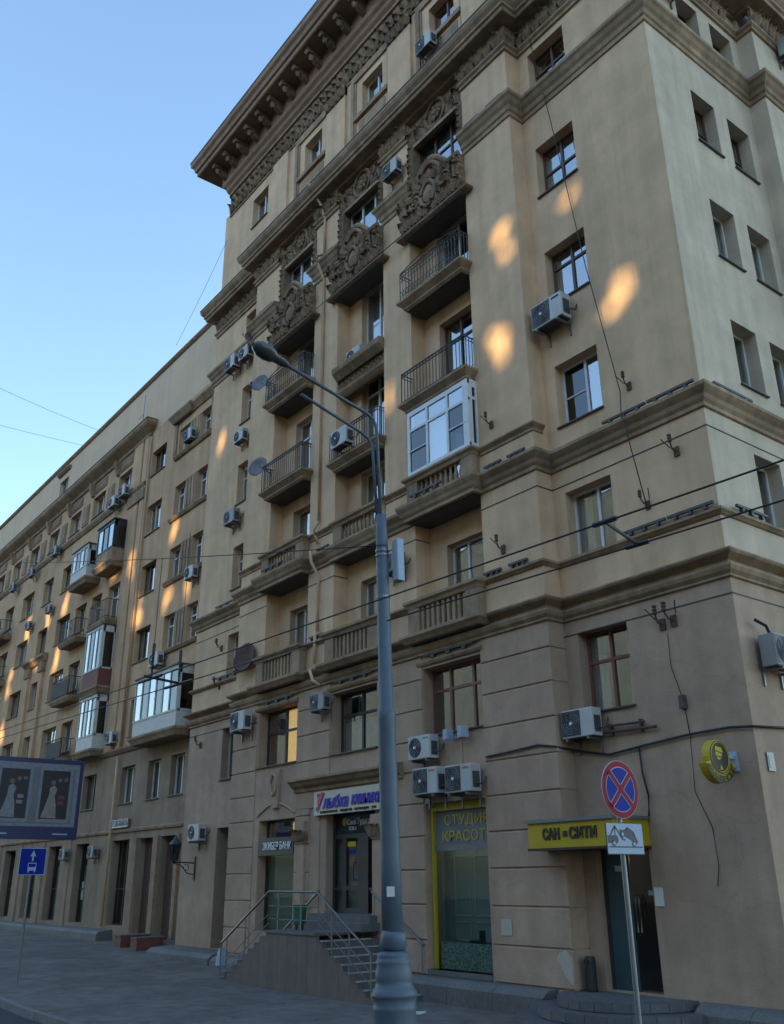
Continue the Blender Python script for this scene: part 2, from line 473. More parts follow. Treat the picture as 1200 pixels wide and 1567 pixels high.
def window(parent, x0, x1, z0, z1, wy, d=0.24, m='white', cols=(0.5,), trans=None, side=0, curtain='auto', sill=True, glass='glass', bars=None, t=0.055, room=0.9, darkpanes=(), name='window'):
    """one window in an opening; side=1 puts it in a wall that faces +x (x0/x1 are then y, wy is x)"""
    w, h = x1 - x0, z1 - z0
    loc = (wy - d, x0, z0) if side else (x0, wy + d, z0)
    rot = (0, 0, R(90) if side else 0)
    mb = MB()
    mb.box(0, t, 0, .06, 0, h).box(w - t, w, 0, .06, 0, h).box(t, w - t, 0, .06, 0, t).box(t, w - t, 0, .06, h - t, h)
    xs = [0] + [c * w for c in cols] + [w]
    for c in cols: mb.box(c * w - t * .6, c * w + t * .6, -.012, .058, t, h - t)
    zt = None
    if trans:
        zt = trans * h
        for a, b in zip(xs, xs[1:]):
            mb.box(a + t * .6 if a else t, b - t * .6 if b < w else w - t, -.01, .05, zt - t * .55, zt + t * .55)
    if bars:
        for k, zf in bars:
            mb.box(xs[k] + t * .6, xs[k + 1] - t * .6, 0, .04, zf * h - .015, zf * h + .015)
    win = put(name, mb, m, parent, loc, rot)
    k = 0
    for i in range(len(xs) - 1):
        spans = [(t, h - t)] if not zt else [(t, zt), (zt, h - t)]
        for a, b in spans:
            g = 'glass_dark' if k in darkpanes else glass
            put('pane', unit(UNIT_PANE, g), None, win, (xs[i] + .01, .024, a), scale=(xs[i + 1] - xs[i] - .02, .008, b - a))
            k += 1
    if sill:
        slab('sill', 'soot', win, -.03, w + .03, -d - .06, .0, -.035, -.004)
    if room:
        put('room', ROOM, None, win, (-.12, .18, -.1), scale=(w + .24, room, h + .2))
    if curtain == 'auto': curtain = random.choice(['sides', 'sides', 'full', 'left', 'none', 'half'])
    cs = random.choice([CURT, CURT, CURT_B])
    if curtain == 'full': put('curtain', cs[0], None, win, (0, .10, 0), scale=(w, 1, h))
    elif curtain == 'half': put('curtain', cs[1], None, win, (0, .10, 0), scale=(w, 1, h * .55))
    elif curtain == 'left': put('curtain', cs[1], None, win, (0, .10, 0), scale=(w * .45, 1, h))
    elif curtain == 'sides':
        put('curtain', cs[2], None, win, (0, .10, 0), scale=(w * .3, 1, h))
        put('curtain', cs[2], None, win, (w * .72, .10, 0), scale=(w * .28, 1, h))
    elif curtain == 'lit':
        put('curtain', CURT_GLOW[1], None, win, (w * .42, .10, 0), scale=(w * .58, 1, h))  # glowing sheet stands in for the golden reflection of a sunlit building
    return win

# ------------------------------------------------------------------ ground
GZ = [(80, -.45), (-12, -.45), (-24, -.17), (-36, -.08), (-120, -.08)]
def gz(x):
    for (xa, za), (xb, zb) in zip(GZ, GZ[1:]):
        if xb <= x <= xa: return za + (zb - za) * (xa - x) / (xa - xb)
    return GZ[-1][1] if x < -120 else GZ[0][1]
def strip(y0, y1, dz, xs=None):
    mb = MB()
    xs = [g[0] for g in GZ]
    for x in xs: mb.v += [(x, y0, gz(x) + dz), (x, y1, gz(x) + dz)]
    mb.f += [(2 * i, 2 * i + 2, 2 * i + 3, 2 * i + 1) for i in range(len(xs) - 1)]
    return mb
KY = -6.85
structure('ground', MB().add([(-1500, -1500, -.9), (1500, -1500, -.9), (1500, 1500, -.9), (-1500, 1500, -.9)], [(0, 1, 2, 3)]), 'asphalt')
structure('road', strip(-50, KY - .15, -.13), 'asphalt')
structure('pavement', strip(KY, 40, 0.0), 'pavement')
kerb = put('kerb', None); kerb['kind'] = 'structure'
for i in range(70):
    xa = 12 - i * 1.0
    z0, z1 = gz(xa), gz(xa - .985)
    mb = MB().add([(xa, KY - .15, z0 - .3), (xa - .985, KY - .15, z1 - .3), (xa - .985, KY, z1 - .3), (xa, KY, z0 - .3),
                   (xa, KY - .13, z0 + .006), (xa - .985, KY - .13, z1 + .006), (xa - .985, KY, z1 + .006), (xa, KY, z0 + .006)],
                  [(0, 3, 2, 1), (4, 5, 6, 7), (0, 1, 5, 4), (1, 2, 6, 5), (2, 3, 7, 6), (3, 0, 4, 7)])
    put('kerb_stone', mb, 'kerb', kerb)
def sheet(cx, cy, rx, ry, seed, n=18):
    rnd = random.Random(seed); mb = MB()
    mb.v = [(cx + rx * math.cos(2 * math.pi * i / n) * rnd.uniform(.6, 1.1), cy + ry * math.sin(2 * math.pi * i / n) * rnd.uniform(.6, 1.1), 0) for i in range(n)]
    mb.v = [(x, y, gz(x) + .005) for x, y, z in mb.v]
    mb.f = [tuple(range(n))]
    return mb

# ------------------------------------------------------------------ corner tower block
WY = 0.48                                        # recessed wall plane; pier fronts are at y = 0
PIERS = [(-5.7, -3.93), (-9.36, -8.12), (-13.07, -11.75), (-17.15, -15.45)]
BAYS = [(-8.12, -5.7), (-11.75, -9.36), (-15.45, -13.07)]
tower = thing('apartment_tower', 'tall beige corner apartment block with carved balconies and a bracketed crown cornice', 'building')
RW = (-3.57, -2.33); LW = (-18.79, -17.55)
FZ = [(4.86, 6.47), (8.03, 9.57), (11.15, 12.70), (14.32, 15.87), (17.55, 19.08), (20.93, 22.29)]
ATT = (26.47, 27.9)
rw_holes = [(RW[0], RW[1], a, b) for a, b in FZ] + [(RW[0], RW[1], ATT[0], ATT[1])]
put('wall', wall_grid(-3.93, 0, 6.75, 28.6, rw_holes[1:], .42, WY), 'stucco', tower)
put('base_wall', wall_grid(-3.93, 0, -.1, 6.75, [rw_holes[0], (-3.6, -2.38, .0, 2.42)], .42, WY), 'base', tower)
lw_holes = [(LW[0], LW[1], a, b) for a, b in FZ] + [(LW[0], LW[1], ATT[0], ATT[1]), (-18.79, -17.4, .0, 3.4)]
put('wall', wall_grid(-21.2, -17.15, 6.75, 28.6, lw_holes[1:-1], .42, WY), 'stucco', tower)
put('base_wall', wall_grid(-21.2, -17.15, -.1, 6.75, [lw_holes[0], lw_holes[-1]], .42, WY), 'base', tower)
bay_win = []
for (a, b) in BAYS:
    for lv, (z0, z1) in enumerate([(7.3, 9.5), (10.62, 12.75), (13.5, 15.9), (16.7, 19.0), (20.3, 22.2), (26.5, 27.8)]):
        if lv == 4: bay_win.append((a + .24, b - .22, z0, z1, lv))
        elif lv == 5: bay_win.append(((a + b) / 2 - .57, (a + b) / 2 + .6, z0, z1, lv))
        else: bay_win.append((a + .63, b - .33, z0, z1, lv))
put('wall', wall_grid(-17.15, -3.93, 6.9, 28.6, [w[:4] for w in bay_win], .42, WY), 'stucco', tower)
# attic set back returns, roof and rear walls so that no light comes through the rooms
put('wall', MB().box(-20.9, -20.75, .5, 14, 23.5, 28.6), 'stucco', tower)
put('wall', MB().box(-21.18, -21.1, .5, 14, 0, 23.5), 'stucco', tower)
put('rear_wall', MB().box(-21.1, 0, 13.8, 14, 0, 28.6), 'stucco', tower)
put('roof', MB().box(-20.9, .4, .5, 14, 28.6, 28.75), 'soot', tower)
# end wall facing the side street
EW = [(2.0, 2.93), (3.46, 4.40)]
ew_holes = [(a, b, z0, z1) for a, b in EW for z0, z1 in FZ[1:]]
put('end_wall', wall_grid(.48, 4.76, 6.75, 28.6, ew_holes, .42, 0), 'stucco_end', tower, rot=(0, 0, R(90)))
put('base_wall', wall_grid(.48, 4.76, -.1, 6.75, [], .42, 0), 'base', tower, rot=(0, 0, R(90)))
put('pier', MB().box(-.3, .45, 4.76, 14, -.1, 22.8), 'stucco_end', tower)
put('end_wall', MB().box(-.2, .1, 4.76, 14, 22.8, 28.6), 'stucco_end', tower)
for a, b in PIERS:
    put('pier', MB().box(a, b, 0, WY + .02, 6.9, 23.3), 'stucco', tower)
# windows of the side bays
st_rw = [dict(m='redbrown', trans=.62), dict(m='white', cols=(.55,)), dict(m='white', cols=(.55,), bars=[(0, .5)], darkpanes=(0,)),
         dict(m='brown', trans=.72), dict(m='brown', trans=.5), dict(m='brown', trans=.55)]
for i, (z0, z1) in enumerate(FZ):
    window(tower, RW[0], RW[1], z0, z1, WY, d=.26, curtain=['sides', 'sides', 'none', 'left', 'full', 'none'][i], **st_rw[i])
    window(tower, LW[0], LW[1], z0, z1, WY, d=.26, m='oldwhite' if i != 1 else 'white', trans=.68 if i > 1 else None)
window(tower, RW[0], RW[1], ATT[0], ATT[1], WY, m='white'); window(tower, LW[0], LW[1], ATT[0], ATT[1], WY, m='white')
for a, b in EW:
    for i, (z0, z1) in enumerate(FZ[1:]):
        window(tower, a, b, z0, z1, 0, d=.3, side=1, m='white' if i < 3 else 'brown', cols=(), bars=[(0, .5)] if i > 2 else None, curtain='full' if i > 1 else 'none')
for (a, b, z0, z1, lv) in bay_win:
    if lv == 0: window(tower, a, b, z0, z1, WY, d=.2, m='white', cols=(.4,), trans=None, curtain='sides', sill=False)
    elif lv == 1: window(tower, a, b, z0, z1, WY, d=.2, m='oldwhite', cols=(.5,), sill=False)
    elif lv == 2: window(tower, a, b, z0, z1, WY, d=.2, m='brown' if a > -9 else 'white', cols=(.45,), trans=.74, sill=False, curtain='sides')
    elif lv == 3: window(tower, a, b, z0, z1, WY, d=.2, m='white', cols=(.5,), sill=False, curtain='full' if -12 < a < -9 else 'left')
    elif lv == 4: window(tower, a, b, z0, z1, WY, d=-.16, m='brown' if a > -9 else 'white', cols=(.35, .7), trans=.62 if a > -9 else None, sill=False, curtain='full')
    else: window(tower, a, b, z0, z1, WY, d=.24, m='redbrown' if a > -9 else 'white', cols=(.55,))

# rusticated base: backing wall with shop and window openings, blocks proud of it
SHOPA = (-8.0, -6.05, .1, 3.42); DOORB = (-12.3, -9.75, .75, 3.45); SHOPC = (-15.4, -13.5, .6, 3.42)
F2 = [(-8.0, -6.0, 4.9, 6.45), (-11.8, -9.8, 4.88, 6.45), (-15.64, -13.52, 4.9, 6.5)]
put('base_wall', wall_grid(-17.12, -3.95, -.1, 6.9, [SHOPA, DOORB, SHOPC] + F2, .42, .035), 'base', tower)
put('base_return', MB().box(-3.99, -3.945, .04, WY, -.1, 6.9), 'base', tower)
JOINTS = [-.05 + .6955 * k for k in range(11)]
JOINTS[-1] = 6.8
def blocks(x0, x1, zlo, zhi, inset=.0):
    for za, zb in zip(JOINTS, JOINTS[1:]):
        a, b = max(za + .014, zlo), min(zb - .014, zhi)
        if b - a > .12:
            put('stone_block', MB().cham(x0, x1, 0.0 + random.uniform(0, .006), .034 if x1 < -4 else WY, a, b, .014), 'base', tower)
blocks(-5.97, -3.93, 0, 6.8)
blocks(-9.72, -8.03, 0, 6.8); blocks(-13.44, -11.86, 3.6, 6.8); blocks(-17.15, -15.7, 0, 6.8)
blocks(-13.44, -12.75, 0, 3.6)
for b_ in BAYS: pass
for i, f in enumerate(F2):
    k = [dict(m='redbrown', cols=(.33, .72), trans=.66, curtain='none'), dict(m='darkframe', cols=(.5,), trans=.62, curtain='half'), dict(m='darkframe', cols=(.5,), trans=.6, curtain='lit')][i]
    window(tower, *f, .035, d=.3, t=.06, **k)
# head mouldings above the first floor windows
for f in F2:
    put('hood_mould', MB().sweep([(0, 6.5), (.05, 6.52), (.09, 6.58), (.09, 6.62), (0, 6.65)], [(f[1] + .1, .034), (f[0] - .15, .034)]), 'trim', tower)

# mouldings
OUT = [(.45, 13), (.45, 4.76), (0, 4.76), (0, WY), (-3.93, WY), (-3.93, 0)]
OUTL = [(-17.15, 0), (-17.15, WY), (-21.2, WY), (-21.2, 6)]
def mould(name, prof, path, m='trim'):
    return put(name, MB().sweep(prof, path), m, tower)
K23 = [(0, 6.74), (.05, 6.76), (.05, 6.80), (.11, 6.86), (.14, 6.93), (.14, 6.97), (.03, 6.99), (.03, 7.06), (.10, 7.10), (.19, 7.15), (.22, 7.19), (.22, 7.22), (0, 7.28)]
mould('string_cornice', K23, OUT + OUTL)
SB = [(0, 7.93), (.04, 7.94), (.08, 7.98), (.11, 8.0), (.11, 8.05), (0, 8.08)]
mould('sill_band', SB, OUT + [(-5.62, 0)])
for a, b in PIERS[1:3]: mould('sill_band', SB, [(b - .06, 0), (a + .06, 0)])
mould('sill_band', SB, [(-15.5, 0)] + OUTL)
K34 = [(0, 10.12), (.05, 10.14), (.05, 10.22), (.10, 10.28), (.13, 10.36), (.19, 10.42), (.24, 10.48), (.24, 10.55), (0, 10.6)]
mould('string_cornice', K34, OUT + [(-5.62, 0)])
mould('string_cornice', K34, [(-8.2, 0), (-9.36, 0), (-9.36, .2)])
mould('string_cornice', K34, [(-11.75, .2), (-11.75, 0), (-12.98, 0)])
mould('string_cornice', K34, [(-15.53, 0)] + OUTL)
LG = [(0, 11.08), (.03, 11.1), (.03, 11.16), (.09, 11.22), (.11, 11.24), (.11, 11.28), (0, 11.32)]
mould('ledge', LG, [(-3.93, .3), (-3.93, 0), (-5.62, 0)])
mould('ledge', LG, [(-8.2, 0), (-9.36, 0), (-9.36, .2)]); mould('ledge', LG, [(-11.75, .2), (-11.75, 0), (-12.98, 0)])
mould('ledge', LG, [(-15.53, 0), (-17.15, 0), (-17.15, .3)])
K67 = [(0, 20.2), (.04, 20.22), (.04, 20.34), (.08, 20.38), (.10, 20.5), (.16, 20.58), (.20, 20.68), (.25, 20.74), (.25, 20.84), (0, 20.9)]
mould('string_cornice', K67, OUT + [(-5.72, 0)])
for a, b in PIERS[1:3]: mould('string_cornice', K67, [(b, WY - .1), (b, 0), (a, 0), (a, WY - .1)])
mould('string_cornice', K67, [(-15.43, 0)] + OUTL)
for zz in (9.75, 6.46):
    BD = [(0, zz - .014), (.014, zz - .01), (.014, zz + .01), (0, zz + .014)]
    if zz > 9: mould('groove_bead', BD, OUT + [(-5.7, 0), (-5.7, WY - .02)], 'soot'); mould('groove_bead', BD, [(-11.75, WY - .02), (-11.75, 0), (-13.07, 0)], 'soot'); mould('groove_bead', BD, [(-15.45, 0)] + OUTL, 'soot'); mould('groove_bead', BD, [(-8.12, WY - .02), (-8.12, 0), (-9.36, 0)], 'soot')
    else: mould('groove_bead', BD, OUT[:-1], 'soot'); mould('groove_bead', BD, OUTL[1:], 'soot')
# main cornice under the attic
FULL = OUT + OUTL
mould('frieze_mould', [(0, 22.5), (.06, 22.52), (.06, 22.6), (.12, 22.66), (.12, 22.72), (0, 22.74)], OUT + [(-5.7, 0)])
for a, b in PIERS[1:3]: mould('frieze_mould', [(0, 22.5), (.06, 22.52), (.06, 22.6), (.12, 22.66), (.12, 22.72), (0, 22.74)], [(b, .3), (b, 0), (a, 0), (a, .3)])
mould('frieze_mould', [(0, 22.5), (.06, 22.52), (.06, 22.6), (.12, 22.66), (.12, 22.72), (0, 22.74)], [(-15.45, 0)] + OUTL)
K8 = [(-.1, 23.22), (.08, 23.24), (.08, 23.32), (.40, 23.36), (.42, 23.4), (.42, 23.46), (.48, 23.5), (.48, 23.58), (.56, 23.68), (.60, 23.78), (.60, 23.86), (-.1, 24.0)]
mould('main_cornice', K8, FULL)
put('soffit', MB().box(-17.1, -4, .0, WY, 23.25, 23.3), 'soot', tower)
put('cornice_flashing', MB().sweep([(.0, 24.002), (.61, 23.862), (.62, 23.9), (0, 24.04)], FULL), 'soot', tower)

# acanthus leaf, carved: convex lobed blade whose tip curls away from the wall
def leaf_mesh(seed, lobes=3):
    mb = MB(); nl, nw = 8, 4
    rnd = random.Random(seed)
    for i in range(nl + 1):
        t = i / nl
        hw = .5 * (math.sin(math.pi * (0.12 + .86 * t)) ** .7) * (1 - .28 * abs(math.sin(t * lobes * math.pi))) + .02
        out = .12 + .20 * math.sin(t * 2.2) + 1.1 * max(0, t - .5) ** 1.4
        zz = t * 1.0 - 1.3 * max(0, t - .68) ** 1.2
        for j in range(-nw, nw + 1):
            u = j / nw
            rib = .10 * (1 - abs(u)) + .05 * math.cos(u * 3 * math.pi)
            edge = -.10 * abs(u) ** 2
            mb.v.append((u * hw, -(out + rib + edge) + (out * .8 if abs(u) == 1 else 0), zz + rnd.uniform(-.015, .015) - .06 * abs(u)))
    w = 2 * nw + 1
    for i in range(nl):
        for j in range(w - 1):
            mb.f.append((i * w + j, i * w + j + 1, (i + 1) * w + j + 1, (i + 1) * w + j))
    me = mb.mesh('leaf'); me.materials.append(M['carve'])
    for p in me.polygons: p.use_smooth = True
    return me
LEAF = [leaf_mesh(1), leaf_mesh(2, 2), leaf_mesh(5, 4)]
def spiral_mesh(turns=1.6, n=26, tail=.6):
    pts = []
    for i in range(n + 1):
        t = i / n; a = turns * 2 * math.pi * t; r = .5 * (1 - .85 * t)
        pts.append((r * math.cos(a), -.05 - .08 * t, r * math.sin(a)))
    pts = [(.5 - .12, -.02, -tail), (.5 - .01, -.03, -tail * .5)] + pts
    me = MB().tube(pts, .085, 6, .05).mesh('scroll', True); me.materials.append(M['carve'])
    return me
SCROLL = spiral_mesh()
def rosette_mesh():
    mb = MB()
    for k in range(9):
        a = 2 * math.pi * k / 9
        c = (.3 * math.cos(a), -.08, .3 * math.sin(a))
        o = len(mb.v)
        for (u, v, d) in [(-.16, 0, 0), (0, .2, -.02), (.16, 0, 0), (0, -.2, .0), (0, 0, -.14)]:
            mb.v.append((c[0] + u * -math.sin(a) + v * math.cos(a), c[1] + d, c[2] + u * math.cos(a) + v * math.sin(a)))
        mb.f += [(o, o + 1, o + 4), (o + 1, o + 2, o + 4), (o + 2, o + 3, o + 4), (o + 3, o, o + 4)]
    mb.lathe([(.0, -.02), (.17, -.02), (.13, .09), (.0, .13)], 8)
    n0 = len(mb.v) - 32
    for i in range(n0, len(mb.v)):
        x, y, z = mb.v[i]; mb.v[i] = (x, -z - .08, y)
    me = mb.mesh('rosette'); me.materials.append(M['carve'])
    return me
ROSE = rosette_mesh()
ORN = {'leaf': LEAF, 'scroll': [SCROLL], 'rosette': [ROSE]}
def orn(kind, parent, x, y, z, s, roll=0, sx=1, rz=0, depth=1.0):
    return put(kind, random.choice(ORN[kind]), None, parent, (x, y, z), (0, roll, rz), (s * sx, s * depth * .75, s))

def leaf_run(path, z, h, pitch, mb_name='leaf_frieze', back=.05):
    """row of carved leaves along a plan path, over a backing strip"""
    fr = put(mb_name, MB().sweep([(0, z), (back, z), (back + .04, z + h), (0, z + h)], path), 'carve', tower)
    for p, q in zip(path, path[1:]):
        d = Vector((q[0] - p[0], q[1] - p[1])); L_ = d.length
        if L_ < .25: continue
        ang = math.atan2(d.y, d.x) - math.pi
        n = max(1, round(L_ / pitch)); d.normalize(); nr = Vector((-d.y, d.x))
        for i in range(n):
            s = (i + .5) * L_ / n
            x, y = p[0] + d.x * s + nr.x * back * .6, p[1] + d.y * s + nr.y * back * .6
            big = random.uniform(.92, 1.1)
            orn('leaf', fr, x, y, z - .02, h * .98 * big, random.uniform(-.1, .1), .85, ang, 1.15)
            if i % 2 == 0 and h > .4:
                orn('rosette', fr, x + d.x * pitch * .5 + nr.x * .1, y + d.y * pitch * .5 + nr.y * .1, z + h * .5, h * .42, random.uniform(0, 2), 1, ang)
    return fr
leaf_run([(0, 4.2), (0, WY), (-3.93, WY), (-3.93, 0), (-5.7, 0)], 22.74, .5, .33)
leaf_run([(.45, 9), (.45, 4.76)], 22.74, .5, .36)
for a, b in PIERS[1:3]: leaf_run([(b, 0), (a, 0)], 22.74, .5, .31)
leaf_run([(-15.45, 0), (-17.15, 0)], 22.74, .5, .34); leaf_run([(-17.15, WY), (-21.2, WY)], 22.74, .5, .34)

# carved surrounds and parapets of the top floor bays
def carved_bay(a, b):
    w = b - a; c = (a + b) / 2
    # lunette panel over the window
    lp = put('carved_lunette', MB().box(a, b, .12, .3, 22.2, 23.26), 'carve', tower)
    slab('architrave', 'trim', lp, a + .22, b - .2, .02, .14, 22.14, 22.26)
    mb = MB(); pts = [(c + .42 * math.cos(t * math.pi / 12), .08, 22.78 + .46 * math.sin(t * math.pi / 12)) for t in range(25)]
    put('medallion', mb.tube(pts, .055, 6), 'carve', lp)
    orn('rosette', lp, c, .1, 22.78, .62, .3)
    for s in (-1, 1):
        orn('scroll', lp, c + s * .74, .12, 22.72, .42, 0 if s > 0 else math.pi, 1)
        orn('leaf', lp, c + s * .52, .14, 22.3, .5, s * .7); orn('leaf', lp, c + s * 1.0, .14, 22.3, .55, s * .3)
        orn('leaf', lp, c + s * .95, .14, 22.85, .4, s * 1.3); orn('leaf', lp, c + s * .6, .14, 23.0, .36, s * 1.9)
    # jamb strips of leaves
    for xx in (a + .12, b - .1):
        jp = put('carved_jamb', MB().box(xx - .12, xx + .12, .0, .3, 20.85, 22.2), 'carve', tower)
        for k in range(6): orn('leaf', jp, xx, .02, 20.85 + k * .22, .27, random.uniform(-.15, .15), .9)
    # bowed, arched parapet
    x0, x1, yf = a - .02, b + .02, -.2
    top = [(x0, 20.2), (x0 + .25, 20.22)] + [(c - .78 + 1.56 * k / 12, 20.24 + .62 * math.sin(math.pi * k / 12)) for k in range(13)] + [(x1 - .25, 20.22), (x1, 20.2)]
    pp = put('carved_parapet', MB().prism([(x0, 18.95), *top, (x1, 18.95)][::-1], yf, .0), 'carve', tower)
    put('coping', MB().tube([(x, yf - .02, z) for x, z in top], .075, 6), 'trim', pp)
    put('coping', MB().tube([(c + (x - c) * .8, yf - .05, z - .16) for x, z in top[2:-2]], .06, 6), 'crown', pp)
    put('balcony_slab', MB().sweep([(0, 18.84), (.2, 18.86), (.26, 18.9), (.27, 18.95), (0, 18.96)], [(x1 + .02, .2), (x1 + .02, 0), (x0 - .02, 0), (x0 - .02, .2)]), 'carve', pp)
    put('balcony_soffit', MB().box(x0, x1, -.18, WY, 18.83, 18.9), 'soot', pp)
    pts = [(c + .3 * math.cos(t * math.pi / 12), yf - .1, 19.62 + .4 * math.sin(t * math.pi / 12)) for t in range(25)]
    put('cartouche_rim', MB().tube(pts, .06, 6), 'carve', pp)
    mb = MB().lathe([(.0, 0), (.24, 0), (.2, .1), (0, .16)], 14)
    mb.v = [(c + x, yf - z, 19.62 + y * 1.35) for x, y, z in mb.v]
    put('cartouche', mb, 'carve', pp)
    for s in (-1, 1):
        orn('scroll', pp, c + s * .62, yf - .02, 19.75, .5, 0 if s > 0 else math.pi, 1)
        orn('scroll', pp, c + s * .98, yf - .02, 19.35, .42, 1.2 if s > 0 else 2, 1)
        for (dx, z, sz, ro) in [(.35, 19.05, .45, .5), (.62, 19.02, .5, .2), (.95, 19.02, .5, -.2), (1.12, 19.5, .45, .3), (1.0, 19.85, .4, 1.0), (.4, 20.05, .42, 1.0), (.15, 20.1, .4, .3), (.75, 20.0, .36, 1.7), (.2, 19.02, .36, .0), (1.12, 19.05, .4, .4)]:
            orn('leaf', pp, c + s * dx, yf, z, sz, s * ro)
        orn('rosette', pp, c + s * .45, yf - .02, 19.4, .34); orn('rosette', pp, c + s * .8, yf - .02, 19.62, .3)
for a, b in BAYS: carved_bay(a, b)

# ------------------------------------------------------------------ balconies
def baluster_mesh(h):
    return MB().lathe([(.055, 0), (.055, .06 * h), (.03, .1 * h), (.06, .3 * h), (.062, .4 * h), (.03, .72 * h), (.028, .82 * h), (.05, .9 * h), (.05, h)], 8).mesh('baluster', True)
BAL_ROUND = baluster_mesh(.5); BAL_ROUND.materials.append(M['trim'])
BAL_FLAT = MB().box(-.045, .045, -.06, .06, 0, .5).mesh('baluster'); BAL_FLAT.materials.append(M['trim'])
def stone_balcony(a, b, zs, zc, slabprof, proj=.40, bal=BAL_ROUND, x_extra=.04):
    """balustraded balcony: zs slab top, zc cap top"""
    a, b = a - x_extra, b + x_extra
    path = [(b, .1), (b, -proj + .14), (a, -proj + .14), (a, .1)]
    o = put('balcony', MB().sweep(slabprof, path).box(a + .02, b - .02, -proj + .16, WY, slabprof[0][1] + .02, zs - .02), 'trim', tower)
    yf = -proj + .16
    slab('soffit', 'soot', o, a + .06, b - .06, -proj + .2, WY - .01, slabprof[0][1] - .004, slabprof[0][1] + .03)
    put('cap_rail', MB().sweep([(-.2, zc - .2), (-.01, zc - .19), (.02, zc - .12), (.08, zc - .07), (.08, zc - .01), (-.2, zc)], path), 'trim', o)
    zb = zs - .03
    h = zc - .19 - zb
    pw = .42
    for (p0, p1) in ((a + .02, a + pw), (b - pw, b - .02)):
        slab('pedestal', 'trim', o, p0, p1, yf, yf + .2, zb, zc - .18)
    slab('side_wall', 'trim', o, b - .22, b - .02, yf + .2, .03, zb, zc - .18)
    slab('base_rail', 'trim', o, a + pw, b - pw, yf + .02, yf + .18, zb, zb + .07)
    n = 9
    for i in range(n):
        x = a + pw + (i + .5) * (b - a - 2 * pw) / n
        put('baluster', bal, None, o, (x, yf + .1, zb + .07), scale=(1, 1, (h - .06) / .5))
    return o
P3 = [(-.02, 7.0), (.05, 7.02), (.1, 7.08), (.16, 7.14), (.16, 7.2), (-.02, 7.24)]
P4 = [(-.02, 10.12), (.05, 10.14), (.05, 10.22), (.10, 10.28), (.13, 10.36), (.17, 10.42), (.20, 10.48), (.20, 10.55), (-.02, 10.6)]
for a, b in BAYS:
    stone_balcony(a, b, 7.26, 8.06, P3, .42, BAL_FLAT)
    stone_balcony(a, b, 10.6, 11.32, P4, .40 if a < -12 or a > -9 else .2)
def iron_balcony(a, b, z, proj=.42, prof=None, fancy=False, m='iron'):
    prof = [(-.02, z - .3), (.0, z - .3), (.06, z - .24), (.06, z - .2), (.14, z - .12), (.2, z - .06), (.2, z), (-.02, z + .02)]
    a, b = a - .03, b + .03
    yf = -proj + .2
    path = [(b - .1, .1), (b - .1, yf), (a + .1, yf), (a + .1, .1)]
    o = put('balcony', MB().sweep(prof, path).box(a + .1, b - .1, yf, WY, z - .29, z), 'trim', tower)
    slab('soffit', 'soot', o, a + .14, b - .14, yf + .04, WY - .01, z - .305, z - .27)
    mb = MB(); xa, xb, y0 = a + .02, b - .02, -proj + .06
    rails = [z + .9, z + .8, z + .06]
    for zz in rails:
        mb.tube([(xa, .05, zz), (xa, y0, zz), (xb, y0, zz), (xb, .05, zz)], .02 if zz > z + .85 else .013, 5)
    n = 19
    for i in range(n + 1):
        x = xa + (xb - xa) * i / n
        mb.box(x - .008, x + .008, y0 - .008, y0 + .008, z, z + .9)
        if fancy and i < n:
            cx = x + (xb - xa) / n / 2
            mb.tube([(cx + .05 * math.cos(t * .785), y0 - .01, z + .7 + .09 * math.sin(t * .785)) for t in range(9)], .01, 4)
            mb.tube([(cx + .05 * math.cos(t * .785), y0 - .01, z + .22 + .09 * math.sin(t * .785)) for t in range(9)], .01, 4)
        elif i < n:
            cx = x + (xb - xa) / n / 2
            mb.tube([(cx + .04 * math.cos(t * .785), y0, z + .85 + .035 * math.sin(t * .785)) for t in range(9)], .008, 4)
    for k in range(5):
        yy = y0 + (.05 - y0) * k / 4
        for xx in (xa, xb): mb.box(xx - .008, xx + .008, yy - .008, yy + .008, z, z + .9)
    if fancy:
        pts = [(xa + (xb - xa) * k / 16, y0, z + .92 + .16 * math.sin(math.pi * k / 16)) for k in range(17)]
        mb.tube(pts, .015, 5)
    put('railing', mb, m, o)
    return o
for bay in (BAYS[0], BAYS[2]):
    iron_balcony(*bay, 13.45); iron_balcony(*bay, 16.65, fancy=True)
iron_balcony(-11.72, -9.4, 13.12, .28)
# corbelled sill with dentils in the middle bay
a, b = BAYS[1]
cs = put('corbelled_sill', MB().box(a, b, -.02, WY, 16.0, 16.3).sweep([(0, 15.92), (.03, 15.94), (.1, 16.02), (.2, 16.12), (.22, 16.22), (.22, 16.28), (0, 16.32)], [(b, 0.02), (a, 0.02)]).box(a, b, .1, WY, 15.55, 16.0).sweep([(0, 15.35), (.06, 15.4), (.14, 15.5), (.16, 15.58), (0, 15.6)], [(b, .16), (a, .16)]), 'trim', tower)
for i in range(11): orn('leaf', cs, a + .14 + i * .21, .12, 15.6, .3, 0, .8)

